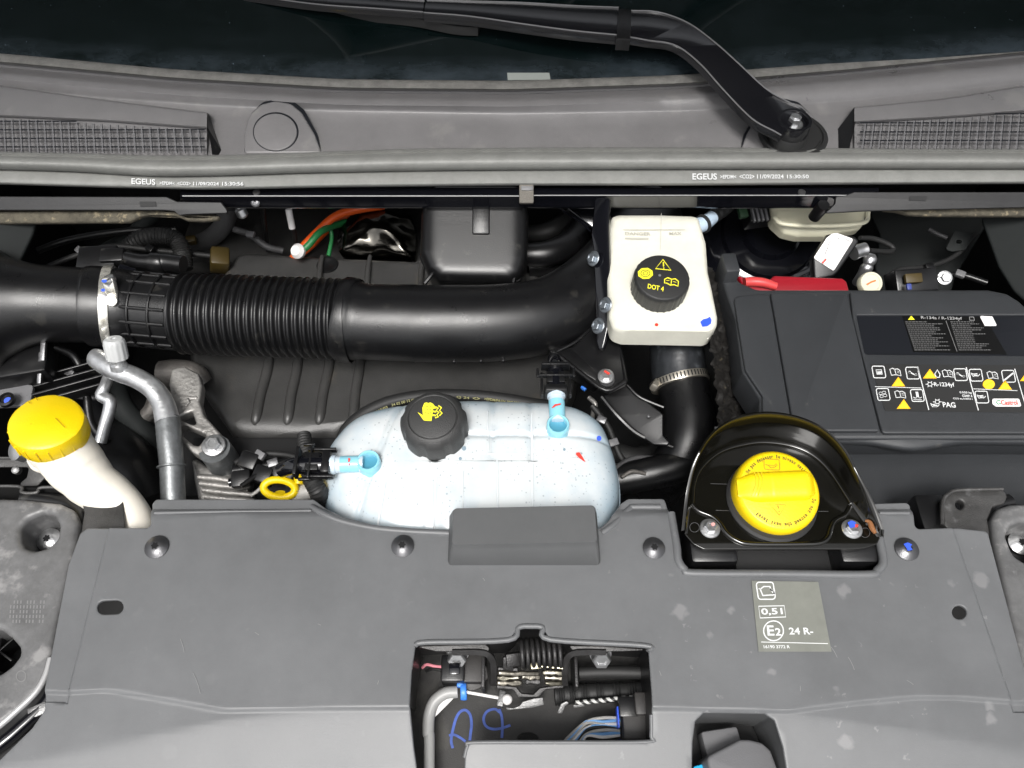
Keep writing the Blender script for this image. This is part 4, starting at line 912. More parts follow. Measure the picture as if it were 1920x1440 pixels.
# ================================================================== BRAKE FLUID RESERVOIR
def brake():
    t = thing('brake_fluid_reservoir', 'creamy white brake fluid reservoir with black yellow-printed cap', 'fluid reservoir', at(1240, 520, -.02))
    pl = PL(at(1240, 520, -.004), (0, -.06, 1))
    o = [(1148, 400), (1160, 396), (1240, 396), (1302, 398), (1312, 402), (1326, 450), (1330, 505), (1338, 540), (1348, 590), (1347, 606), (1334, 622), (1240, 620), (1170, 619), (1150, 612), (1143, 590), (1140, 520), (1141, 430)]
    c = V(pl.uv(1240, 520))
    def cf(x, y): return (c.x+max(-.045, min(.045, x-c.x)), c.y+max(-.10, min(.075, y-c.y)))
    yA, yB, yC = pl.uv(1240, 493)[1], pl.uv(1240, 585)[1], pl.uv(1240, 555)[1]
    def zf(s, x, y):
        z = .010*(1-s**3)**.5-.010
        k = 1/(1+math.exp(-(y-yA)/.0012)); z -= .0012*k*min(1, (1-s)*8)
        return z
    b = dome('tank', 'white', t, pl, o, cf, zf, rings=34, skirt=.032, smooth_outline=False, r=.018, taper=.985)
    tube('moulding_line', 'white', t, [(1166, 628, -.026, .0012), (1240, 633, -.027, .0014), (1328, 634, -.026, .0012)], seg=8)
    p0 = pl.up(.0004)
    decal('fill_line', 'fprint', t, p0, lines=[([(1168, 431), (1285, 431)], 1.1), ([(1172, 447), (1216, 448)], 3), ([(1240, 400), (1238, 470)], .7)], h=.0003)
    text('embossed_text', 'DANGER', 'fprint', t, p0, (1172, 441), (1220, 442), (1172, 435), h=.0004, items=[('MAX', (1255, 441), (1278, 441), (1255, 435))])
    decal('red_paint_mark', 'rprint', t, p0, polys=[circ(1231, 609, 3.5, 3, 10)], h=.0003)
    decal('blue_paint_mark', 'bprint', t, p0, polys=[[(1313, 604), (1318, 599), (1326, 597), (1331, 594), (1334, 600), (1333, 607), (1326, 612), (1317, 613)]], h=.0003)
    # cap
    ax = V((.02, -.10, 1)).normalized(); top = at(1242, 519, .022); base = top-ax*.026
    def rm(q, r_, z): return 1+(.02*(1 if math.cos(q*30) > 0 else 0) if r_ > .0318 else 0)
    cap = lathe('cap', 'capblk2', t, base, [(0, -.002), (.030, -.002), (.0325, 0), (.0325, .018), (.0322, .022), (.0315, .0245), (.0305, .0258), (.0298, .026), (0, .026)], axis=ax, seg=120, rm=rm)
    cp = PL(base+ax*.0262, ax); 
    decal('warning_symbol', 'yprint', cap, cp, lines=[([(1229, 504), (1243, 487), (1258, 507), (1229, 504)], 2.2), ([(1243.5, 492), (1244, 500)], 2.2)], polys=[circ(1244.5, 503, 1.3, 1, 8)], h=.0004)
    decal('brake_symbol', 'yprint', cap, cp, polys=[[(1210+15*math.cos(a+.3)*1.0, 513+11*math.sin(a+.3)) for a in [i*math.pi/4 for i in range(8)]]], h=.0004)
    decal('brake_symbol_lines', 'capblk2', cap, cp, lines=[(circ(1210, 513, 8.5, 6.2, 20)+[(1218.5, 513)], 1.2), (circ(1210, 513, 4.5, 3.2, 14)+[(1214.5, 513)], 1.1)], h=.0006)
    decal('manual_symbol', 'yprint', cap, cp, lines=[([(1246, 531), (1246, 524), (1252, 521), (1259, 524), (1266, 523), (1272, 528), (1271, 537), (1264, 534), (1257, 535), (1250, 531), (1246, 531)], 2), ([(1259, 524), (1258, 535)], 1.6), ([(1249, 526), (1255, 526)], 1), ([(1262, 528), (1268, 530)], 1)], h=.0004)
    text('lettering', 'DOT 4', 'yprint', cap, cp, (1214, 541), (1244, 547), (1215, 532), h=.0004)
    lathe('centre_dot', 'greyp', cap, cp.p(1237, 516), [(0, 0), (.0018, 0), (.0012, .0008), (0, .001)], axis=ax, seg=12)
    # filler inlet on the right shoulder
    tube('side_port', 'port', t, [(1300, 425, -.02, .010), (1318, 420, -.02, .010), (1335, 408, -.025, .009)], seg=20)
    lathe('port_ring', 'rubber', t, at(1316, 421, -.02), [(.009, 0), (.0125, .0004), (.0125, .004), (.009, .0044)], axis=(.75, .6, -.1), seg=24)
brake()

def second_bottle():
    t = thing('clutch_fluid_bottle', 'small cream plastic bottle half hidden under the right of the rail', 'fluid bottle', at(1540, 405, -.05))
    pl = PL(at(1540, 405, -.05), (0, -.3, .95)); c = V(pl.uv(1540, 380))
    dome('bottle', 'cream2', t, pl, [(1446, 350), (1630, 350), (1629, 398), (1620, 424), (1580, 431), (1556, 438), (1500, 438), (1474, 432), (1452, 412), (1448, 390)], lambda x, y: (c.x+max(-.05, min(.05, x-c.x)), c.y), lambda s, x, y: .012*(1-s**4)**.5-.012, rings=18, skirt=.025, smooth_outline=False, r=.012)
    tube('lip', 'cream2', t, [(1452, 408, -.045, .003), (1470, 420, -.045, .003), (1540, 424, -.045, .003), (1618, 418, -.045, .003), (1628, 398, -.045, .003)], seg=10)
second_bottle()
def booster():
    t = thing('brake_booster', 'round glossy black brake servo drum behind the reservoirs', 'brake servo', at(1440, 450, -.14))
    c = at(1440, 440, -.14)
    lathe('drum', 'gloss', t, c, [(0, -.12), (.10, -.12), (.108, -.10), (.108, -.03), (.112, -.026), (.112, -.018), (.104, -.012), (.092, -.004), (.088, 0), (.072, .004), (.068, .010), (.045, .012), (.04, .02), (0, .02)], axis=(0, -.35, .94), seg=72)
booster()
hose('vacuum_pipe', 'ribbed black vacuum hose coming from the end of the right connector', 'hose', 'rubber', [(1330, 410, -.04, .009), (1352, 395, -.045, .010), (1380, 372, -.06, .010)], rf=lambda s: 1+.06*math.sin(s*110), n=20)
def wiring_block():
    t = thing('wiring_connector', 'dark multi-way wiring connector between the two white reservoirs', 'connector', at(1420, 405, -.06))
    box('shell', 'black', t, at(1425, 402, -.07), (.045, .03, .03), rot=(20, 0, 10), bevel=.003)
    for k in range(4): box('rib', 'greyp', t, at(1412+k*8, 404-k, -.052), (.003, .02, .006), rot=(20, 0, 10), bevel=.0006)
    box('green_lock', 'gdark', t, at(1392, 397, -.055), (.012, .018, .008), rot=(20, 0, 10), bevel=.001)
wiring_block()
def relay():
    t = thing('control_relay', 'black relay with white barcoded label tilted beside the cream bottle', 'relay', at(1568, 483, -.04))
    o = at(1568, 480, -.035); pl = PL(o, (-.12, -.62, .77), (.80, -.25, 0))
    plate('case', 'black', t, pl.up(-.001), [(1556, 438), (1604, 444), (1612, 452), (1572, 510), (1564, 518), (1526, 529), (1524, 486), (1540, 462)], thick=.020, bevel=.003, r=.005)
    lb = plate('label', 'wlabel', t, pl.up(.0010), [(1560, 438), (1570, 437), (1601, 448), (1566, 504), (1563, 508), (1525, 484), (1550, 446)], thick=.0012, bevel=.0004, r=.003)
    pp = pl.up(.0011)
    decal('printing', 'kgrey', lb, pp, lines=[([(1553, 462), (1546, 478)], 1.4), ([(1558, 450), (1552, 461)], 1.2), ([(1549, 461), (1542, 475)], .8), ([(1584, 448), (1594, 453)], 1), ([(1571, 447), (1574, 449)], 2)], h=.0006)
    decal('red_stripe', 'rprint', lb, pp, polys=[[(1540, 492), (1548, 484), (1550, 487), (1543, 495)]], h=.0007)
    tube('bolt_sleeve', 'zinc', t, [(1600, 474, -.045, .010), (1612, 470, -.045, .009), (1622, 468, -.045, .0095)], seg=20)
    tube('loop', 'rubber', t, [(1612, 446, -.06, .003), (1640, 448, -.07, .0035), (1672, 462, -.08, .0035), (1668, 472, -.08, .0035), (1630, 470, -.06, .0035)], seg=10)
relay()
def hydro():
    o = hose('brake_line_union', 'stepped metal brake line union above the round cream cap', 'pipe union', 'zinc', [(1634, 478, -.06, .0060), (1632, 484, -.062, .0085), (1630, 490, -.064, .0085), (1628, 494, -.068, .006), (1626, 500, -.07, .008), (1622, 506, -.074, .008), (1616, 514, -.08, .006), (1606, 530, -.10, .006)], n=3, seg=20)
    t = thing('round_cream_cap', 'round cream cap with orange stripe behind the battery box', 'cap', at(1634, 530, -.05))
    lathe('disc', 'cream2', t, at(1634, 530, -.045), [(0, -.01), (.0145, -.01), (.0145, -.001), (.0135, .001), (.011, .001), (.0105, 0), (0, .0)], axis=(0, -.45, .9), seg=36)
    decal('stripe', 'stripe', t, PL(at(1634, 530, -.0445), (0, -.45, .9)), lines=[([(1625, 534), (1633, 529), (1642, 526)], 3)], h=.0006)
    thing_ = thing('fuse_holder', 'black fuse holder with blue and amber fuses behind the battery box', 'fuse holder', at(1705, 530, -.06))
    box('holder_body', 'black', thing_, at(1708, 530, -.065), (.055, .03, .03), rot=(25, 0, 5), bevel=.002)
    box('fuse', 'yell2', thing_, at(1712, 522, -.045), (.022, .012, .006), rot=(25, 0, 5), bevel=.001)
    box('fuse', 'bfade', thing_, at(1704, 538, -.045), (.006, .008, .004), rot=(25, 0, 5), bevel=.001)
    b = thing('strut_bolt', 'single bright bolt on the dark wing right of the strut tower', 'bolt', at(1771, 519, -.06)); hexbolt(b, at(1771, 521, -.062), (-.1, -.5, .8), .006)
    tube('washer_wire', 'steel', b, [(1746, 518, -.06, .001), (1760, 519, -.06, .0012), (1768, 520, -.06, .001)], seg=8)
hydro()
def redcover():
    t = thing('red_terminal_cover', 'glossy red battery terminal cover peeking out behind the battery box', 'terminal cover', at(1490, 530, -.04))
    pl = PL(at(1490, 530, -.035), (0, -.25, 1))
    plate('cover', 'red', t, pl, [(1383, 516), (1390, 518), (1444, 523), (1452, 516), (1580, 521), (1588, 527), (1594, 548), (1400, 548)], thick=.02, bevel=.003, r=.004)
    tube('hinge_bar', 'red2', t, [(1396, 529, -.030, .0058), (1410, 528, -.030, .006), (1432, 530, -.030, .0058), (1455, 537, -.033, .005)], seg=18)
redcover()

# ================================================================== SUPPORT BRACKETS BETWEEN DUCT AND RESERVOIR
def upright():
    t = thing('mounting_bracket', 'glossy black upright steel bracket left of the brake reservoir', 'bracket', at(1125, 520, -.03))
    pl = PL(at(1125, 520, -.015), (-.55, -.35, .76))
    plate('plate', 'gloss', t, pl, [(1115, 370), (1142, 370), (1139, 420), (1142, 500), (1145, 560), (1146, 590), (1140, 612), (1134, 640), (1130, 655), (1122, 657), (1117, 640), (1116, 560), (1112, 470), (1108, 440)], thick=.008, bevel=.002, r=.004)
    pl2 = PL(at(1085, 400, -.04), (-.2, -.5, .85))
    plate('gusset', 'gloss', t, pl2, [(1040, 372), (1130, 372), (1120, 400), (1112, 430), (1090, 412), (1062, 395)], thick=.006, bevel=.0015, r=.003)
    tube('gusset_edge', 'gloss', t, [(1042, 386, -.036, .0014), (1060, 398, -.036, .0014), (1086, 414, -.036, .0014), (1108, 434, -.036, .0014)], seg=8)
    tube('gusset_edge', 'gloss', t, [(1064, 392, -.034, .0014), (1080, 404, -.034, .0014), (1112, 428, -.034, .0014)], seg=8)
    for px, py in ((1113, 485), (1136, 572), (1122, 611)): hexbolt(t, at(px, py, -.006 if py < 600 else -.012), (-.75, -.25, .6), .006, m='steel2')
    for px, py in ((1126, 412), (1122, 452)): box('stud', 'steel2', t, at(px, py, -.005), (.005, .022, .006), rot=(40, 0, 0), bevel=.0015)
upright()
def tri_bracket():
    t = thing('plastic_support', 'black plastic tray bracket with a red-marked bolt below the reservoir', 'bracket', at(1120, 700, -.07))
    pl = PL(at(1120, 700, -.065), (-.12, -.1, 1))
    o = [(1040, 660), (1075, 650), (1120, 605), (1150, 640), (1163, 642), (1175, 718), (1140, 735), (1132, 730)]
    plate('tray_floor', 'black', t, pl, o, thick=.008, bevel=.001, r=.004)
    for a, b, c in (([(1042, 662), (1090, 700), (1136, 732), (1172, 716)], .0028, -.058), ([(1174, 716), (1168, 680), (1160, 645)], .0022, -.06), ([(1042, 660), (1080, 640), (1118, 606)], .0022, -.06)):
        tube('tray_rim', 'black', t, [(x, y, c, b) for x, y in a], seg=10, n=4)
    hexbolt(t, at(1136, 706, -.058), (-.05, -.12, 1), .0062, name='bolt')
    decal('paint_mark', 'rprint', t, PL(at(1137, 700, -.0510), (-.05, -.12, 1)), polys=[[(1134, 694), (1144, 700), (1141, 703), (1132, 697)]], h=.0005)
    lathe('bolt_seat', 'steel', t, at(1137, 714, -.063), [(0, 0), (.0095, 0), (.0095, .003), (0, .003)], seg=24)
    t2 = thing('deflector_arm', 'black plastic deflector arm sloping down to the turbo hose', 'deflector', at(1210, 790, -.10))
    pl = PL(at(1210, 780, -.09), (-.3, -.3, .9))
    plate('blade', 'black', t2, pl, [(1130, 742), (1172, 722), (1196, 740), (1243, 776), (1243, 816), (1262, 836), (1225, 834), (1190, 810), (1150, 780)], thick=.006, bevel=.0015, r=.004)
    tube('blade_rim', 'black', t2, [(1176, 722, -.08, .002), (1200, 745, -.082, .002), (1244, 764, -.085, .002)], seg=8)
    tube('blade_rim', 'black', t2, [(1128, 744, -.085, .003), (1160, 782, -.09, .003), (1200, 816, -.1, .003), (1262, 838, -.105, .002)], seg=8)
    lathe('blade_pin', 'steel', t2, at(1216, 781, -.083), [(0, 0), (.002, 0), (.001, .001), (0, .001)], axis=(-.3, -.3, .9), seg=10)
    box('side_leg', 'black', t, at(1080, 688, -.08), (.07, .02, .03), rot=(0, 0, -38), bevel=.002)
tri_bracket()
b = box('cable_clip', 'bluep', None, at(1095, 727, -.10), (.007, .006, .005), rot=(0, 0, -40), bevel=.001); tag(b, 'tiny blue clip left of the deflector arm', 'clip')
hose('metal_brake_pipe', 'thin bent metal pipe between coolant tank and deflector arm', 'pipe', 'cast', [(1104, 745, -.12, .003), (1116, 758, -.12, .0032), (1112, 775, -.13, .003), (1108, 800, -.16, .003)])
def turbo():
    t = thing('turbo_hose', 'thick black intercooler hose dropping from under the brake reservoir', 'hose', at(1270, 740, -.10))
    tube('silicone_sleeve', 'silic', t, [(1262, 600, -.085, .034), (1268, 650, -.095, .0345), (1272, 690, -.105, .035), (1274, 712, -.11, .0352)], seg=40)
    tube('elbow', 'duct', t, [(1276, 705, -.11, .031), (1284, 740, -.115, .0325), (1290, 790, -.12, .032), (1284, 840, -.13, .032), (1262, 880, -.15, .030), (1230, 915, -.2, .03)], seg=40)
    tube('lower_pipe', 'duct', t, [(1120, 905, -.14, .019), (1180, 895, -.135, .0195), (1240, 883, -.13, .020), (1300, 868, -.13, .020), (1420, 850, -.15, .02)], seg=28)
    t2 = thing('worm_clamp', 'toothed steel clamp on the turbo hose under the brake reservoir', 'hose clamp', at(1274, 712, -.11))
    c = at(1274, 716, -.112); ax = (at(1284, 745, -.115)-at(1274, 708, -.108)).normalized()
    lathe('band', 'clampst', t2, c-ax*.005, [(.035, 0), (.0372, .0003), (.0374, .001), (.0374, .009), (.0372, .0098), (.035, .010)], axis=ax, seg=60)
    pa = PL(c, ax)
    for k in range(26):
        q = math.pi*(.05+1.0*k/26); u = pa.w(.0376*math.cos(q), .0376*math.sin(q), 0)
        rad = (u-c).normalized()
        if rad.z < -.2: rad = -rad; u = c+rad*.0376
        sd_ = ax.cross(rad)
        me_c = [u+sd_*.0009+ax*.0035, u-sd_*.0009+ax*.0035, u-sd_*.0009-ax*.0035, u+sd_*.0009-ax*.0035]
        me = bpy.data.meshes.new('th'); me.from_pydata([p+rad*.0004 for p in me_c], [], [(0, 1, 2, 3)]); me.update(); put('tooth_slot', me, 'dark', t2, smooth=False)
    box('worm_screw', 'clampst', t2, at(1229, 722, -.098), (.016, .010, .012), rot=(10, 20, 60), bevel=.003)
turbo()
# bulky dark hoses and pipes low in the bay
hose('radiator_hose', 'fat black radiator hose low behind the washer filler neck', 'hose', 'duct', [(150, 700, -.22, .03), (180, 790, -.22, .036), (215, 850, -.2, .038), (262, 900, -.18, .040), (290, 960, -.18, .04)])
hose('radiator_hose', 'black hose curving down between filler neck and engine mount', 'hose', 'strut', [(212, 690, -.17, .012), (228, 760, -.18, .015), (262, 800, -.2, .016), (300, 850, -.22, .02), (330, 920, -.24, .02)])
hose('radiator_hose', 'shaded black hose right of the coolant tank above the lower pipe', 'hose', 'rubber', [(1090, 830, -.2, .014), (1150, 850, -.2, .016), (1200, 860, -.2, .016), (1260, 830, -.22, .016)])
hose('air_hose', 'thick black hose curving behind the upright bracket', 'hose', 'duct', [(975, 478, -.10, .016), (1030, 475, -.10, .018), (1075, 450, -.11, .019), (1105, 405, -.12, .02)])
hose('air_hose', 'second black hose nested behind the upright bracket', 'hose', 'black', [(990, 500, -.14, .02), (1040, 495, -.14, .02), (1085, 470, -.15, .02), (1120, 430, -.16, .02)])
hose('air_hose', 'upper dark hose under the rail right of the resonator', 'hose', 'rubber', [(985, 440, -.13, .012), (1030, 432, -.12, .013), (1065, 410, -.12, .013), (1090, 380, -.12, .013)])
def chain_cover():
    t = thing('insulation_pad', 'crumpled dark insulation pad between turbo hose and battery box', 'insulation', at(1375, 720, -.10))
    pl = PL(at(1375, 700, -.07), (.75, -.1, .65))
    uvs = [pl.uv(*p) for p in ((1345, 560), (1400, 560), (1440, 800), (1350, 800))]
    x0 = min(u for u, v in uvs); x1 = max(u for u, v in uvs); y0 = min(v for u, v in uvs); y1 = max(v for u, v in uvs)
    vs = []; fs = []; nx, ny = 40, 90
    for j in range(ny+1):
        for i in range(nx+1):
            u = x0+(x1-x0)*i/nx; v = y0+(y1-y0)*j/ny; k = V((u*110, v*110, 0)); vs.append(pl.w(u, v, .006*noise(k)+.003*noise(k*2.7)))
    for j in range(ny):
        for i in range(nx): a = j*(nx+1)+i; fs.append((a, a+1, a+nx+2, a+nx+1))
    me = bpy.data.meshes.new('p'); me.from_pydata(vs, [], fs); me.update(); put('pad', me, 'pad', t, ang=80)
chain_cover()

# ================================================================== BATTERY BOX
def battery():
    t = thing('battery_box', 'large dark grey battery and fuse box cover with warning labels', 'battery box', at(1640, 700, -.02))
    z = -.012; pl = hz(z)
    o = [(1346, 498), (1380, 496), (1382, 526), (1420, 542), (1852, 542), (1888, 549), (1912, 564), (1940, 590), (2100, 610), (2100, 822), (1540, 822), (1440, 808), (1424, 790), (1424, 745), (1392, 696), (1380, 600), (1362, 548)]
    plate('body', 'box', t, pl.up(-.004), o, thick=.05, bevel=.004, r=.012, res=3)
    # three lid fields with joints between them
    plate('lid', 'box', t, pl, [(1376, 556), (1442, 548), (1484, 792), (1480, 800), (1444, 800), (1430, 786), (1430, 742), (1398, 694)], thick=.006, bevel=.0015, r=.008)
    plate('lid', 'box', t, pl.up(.0012), [(1445, 548), (1588, 550), (1598, 592), (1650, 808), (1490, 808)], thick=.008, bevel=.0018, r=.003)
    plate('lid', 'box', t, pl.up(.0004), [(1594, 546), (1850, 547), (1886, 554), (1908, 568), (1932, 588), (2100, 612), (2100, 812), (1655, 812), (1600, 600)], thick=.006, bevel=.0015, r=.004, holes=[[(1606, 590), (1922, 590), (2085, 592), (2085, 668), (1622, 664)]], hr=.003)
    q = pl.up(-.0018)
    plate('label_recess', 'recess', t, q, [(1602, 586), (2090, 588), (2090, 672), (1620, 668)], thick=.003, bevel=.0003, r=.003)
    # rim with a dip, and the front wall
    RM = [(1536, 812), (1600, 812), (1640, 813), (1686, 824), (1704, 832), (1740, 832), (1762, 822), (1790, 818), (1920, 820), (2180, 826)]
    def dipc(b, d): return [(1530, b), (1630, b), (1662, b+d*.3), (1690, b+d), (1732, b+d), (1756, b+d*.3), (1785, b), (2180, b+4)]
    strip('rim', 'box', t, [(dipc(808, 3), -.022), (dipc(812, 4), -.019), (dipc(816, 6), -.0185), (dipc(826, 13), -.021), (dipc(831, 15), -.024), (dipc(834, 15), -.030), (dipc(836, 15), -.036)], x0=1500, x1=2180, nx=110, smooth_ang=60)
    strip('front_wall', 'box', t, [(800, -.030), (832, -.038), (836, -.044), (880, -.072), (950, -.105), (1000, -.13)], x0=1340, x1=2180, nx=8)
    box('corner_post', 'box', t, at(1362, 516, -.02), (.018, .03, .05), rot=(0, 0, 4), bevel=.003)
    # ---- upper dark label
    lab = decal('refrigerant_label', 'lab', t, q, polys=[[(1691, 592), (1846, 594), (1888, 665), (1712, 660)]], h=.0003)
    p = q
    decal('warning_triangle', 'yprint', lab, p, polys=[[(1702, 600), (1708, 592.5), (1715, 600)]], h=.0006)
    text('lettering', 'R-134a / R-1234yf', 'wprint2', lab, p, (1727, 600), (1804, 602), (1726, 593), h=.0006)
    decal('manual_symbol', 'wprint2', lab, p, lines=[([(1817, 595), (1825, 595), (1827, 601), (1818, 601), (1817, 595)], 1.2)], h=.0006)
    decal('small_print_tag', 'wlabel', lab, p, polys=[fpx([(1836, 593), (1860, 594), (1869, 612), (1846, 612)], 2)], h=.0008)
    random.seed(5); ln = []
    for k in range(15):
        y = 604+k*3.75; s = (y-592)*.33
        # broken strokes stand for lines of text too small to read
        for a, bnd in ((1693+s, 1762+s*.9), (1778+s*.9, 1836+s)):
            L_ = (bnd-a)*random.choice((.75, .9, .6, 1)); x = a
            while x < a+L_:
                wd = random.uniform(2, 6); ln.append(([(x, y), (min(x+wd, a+L_), y+.1)], 1.25)); x += wd+1.2
    decal('fine_print', 'wprint3', lab, p, lines=ln, h=.0006)
    decal('divider', 'wprint3', lab, p, lines=[([(1773, 602), (1794, 660)], 1.2)], h=.0007)
    # ---- lower pictogram label
    u = pl.up(.0008)
    L2 = decal('maintenance_label', 'lab2', t, u, polys=[[(1632, 683), (2080, 686), (2080, 775), (1660, 771)]], h=.0003)
    W_ = []; Wp = []; Y = []; O_ = []
    def sq(x, y, w_=23, h_=22, sh=4): return [(a, b) for a, b in fpx([(x, y), (x+w_, y), (x+w_+sh, y+h_), (x+sh, y+h_)], 3)]
    def loopl(pts, w_=1.7): W_.append((pts+[pts[0]], w_))
    def book(x, y):
        loopl([(x, y+2), (x+5, y), (x+9, y+2), (x+14, y+1), (x+19, y+4), (x+21, y+14), (x+12, y+12), (x+3, y+13)], 1.6); W_.append(([(x+9, y+2), (x+12, y+12)], 1.2)); W_.append(([(x+13, y+5), (x+17, y+6)], .8)); W_.append(([(x+14, y+8), (x+18, y+9)], .8))
    def tri(x, y, h_=18): O_.append([(x-3, y), (x+10, y-h_), (x+23, y)]); Y.append([(x+.5, y-1.4), (x+10, y-h_+3.6), (x+19.5, y-1.4)])
    def wrench(x, y): W_.append(([(x+5, y+9), (x+10, y+10), (x+17, y+14), (x+22, y+14)], 2.2)); Wp.append(circ(x+8, y+9, 3, 2.3, 8)); Wp.append(circ(x+20, y+14, 2.6, 2, 8))
    def can(x, y): W_.append(([(x+5, y+9), (x+8, y+13), (x+17, y+13), (x+21, y+9)], 1.4)); W_.append(([(x+4, y+7), (x+8, y+9), (x+16, y+8)], 1.6)); Wp.append([(x+9, y+10), (x+17, y+10), (x+17, y+14), (x+10, y+14)])
    loopl(sq(1634, 687)); W_.append(([(1642, 694), (1652, 694), (1654, 702), (1644, 702), (1642, 694)], 1.6)); Wp.append([(1644, 697), (1652, 697), (1653, 701), (1645, 701)])
    book(1668, 691); loopl(sq(1697, 689)); wrench(1697, 689); tri(1674, 725)
    W_.append(([(1640, 725.5), (1727, 728)], 1.2)); W_.append(([(1720, 688), (1741, 769)], 1.8)); W_.append(([(1811, 689), (1834, 770)], 1.8)); W_.append(([(1902, 692), (1922, 760)], 1.8))
    loopl(sq(1642, 729)); 
    for a in range(4): q0 = a*math.pi/2+.5; W_.append((circ(1655+4.6*math.cos(q0), 740+4*math.sin(q0), 3.4, 2.6, 8)+[(1658.4+4.6*math.cos(q0), 740+4*math.sin(q0))], 1))
    book(1677, 733); loopl(sq(1706, 731)); Wp.append([(1716, 735), (1721, 735), (1723, 746), (1718, 746)]); W_.append(([(1712, 745), (1716, 747), (1720, 745), (1724, 747), (1728, 745)], 1.2)); W_.append(([(1712, 749), (1728, 750)], 1)); tri(1684, 767)
    tri(1733, 710); W_.append(([(1755, 707), (1752, 702), (1757, 694), (1762, 702), (1761, 708), (1756, 708)], 2)); book(1766, 694); loopl(sq(1787, 692)); wrench(1787, 692)
    def gear(x, y, r_=4.2): 
        W_.append((circ(x, y, r_, r_*.8, 12)+[(x+r_, y)], 1.3))
        for a in range(6): q0 = a*math.pi/3; W_.append(([(x+r_*1.2*math.cos(q0), y+r_*math.sin(q0)), (x+r_*1.9*math.cos(q0), y+r_*1.5*math.sin(q0))], 1.4))
    gear(1743, 721); gear(1757, 754); can(1740, 750)
    loopl(sq(1816, 693)); can(1816, 693); book(1850, 697); loopl(sq(1877, 695)); W_.append(([(1882, 714), (1899, 700)], 3)); tri(1874, 731)
    O_.append(circ(1853.5, 721, 11.4, 9.4, 20)); Y.append(circ(1853.5, 721, 10.2, 8.2, 20)); loopl(sq(1827, 734)); can(1827, 734)
    W_.append(([(1824, 729.5), (1907, 733)], 1.2)); book(1938, 697); tri(1915, 715); loopl(sq(1966, 697)); 
    decal('pictograms', 'wprint', L2, u, polys=Wp, lines=W_, h=.0006)
    for q_ in O_: decal('symbol_border', 'oprint', L2, u, polys=[q_], h=.0006)
    for q_ in Y: decal('warning_symbol', 'yprint', L2, u, polys=[q_], h=.0008)
    
    decal('triangle_mark', 'oprint', L2, u, lines=[([(x+10.2, y-12), (x+10.6, y-7)], 1.3) for x, y in ((1674, 725), (1684, 767), (1733, 710), (1874, 731))]+[([(1847, 724), (1860, 717)], 2)], polys=[circ(x+10.8, y-4, .9, .8, 6) for x, y in ((1674, 725), (1684, 767), (1733, 710), (1874, 731))], h=.001)
    text('lettering', 'R-1234yf', 'wprint', L2, u, (1752, 727), (1790, 728), (1750, 717), h=.0007, items=[('PAG', (1768, 764), (1792, 765), (1766, 754)), ('0.550 kg', (1799, 739), (1822, 740), (1798, 734)), ('GWP 4', (1804, 745), (1823, 746), (1803, 740)), ('CO2 eq 0.0022 t', (1787, 750), (1824, 751), (1786, 746))])
    decal('oil_brand_patch', 'wlabel', L2, u, polys=[fpx([(1860, 748), (1910, 748), (1915, 763), (1867, 763), (1860, 758)], 3)], h=.0007)
    text('brand_lettering', 'Castrol', 'rprint', L2, u, (1877, 760), (1908, 760), (1875, 751), h=.0010)
    decal('brand_mark', 'gprint', L2, u, lines=[([(1875, 753), (1871, 751), (1867, 755), (1871, 759), (1876, 757)], 1.6)], h=.0010)
battery()

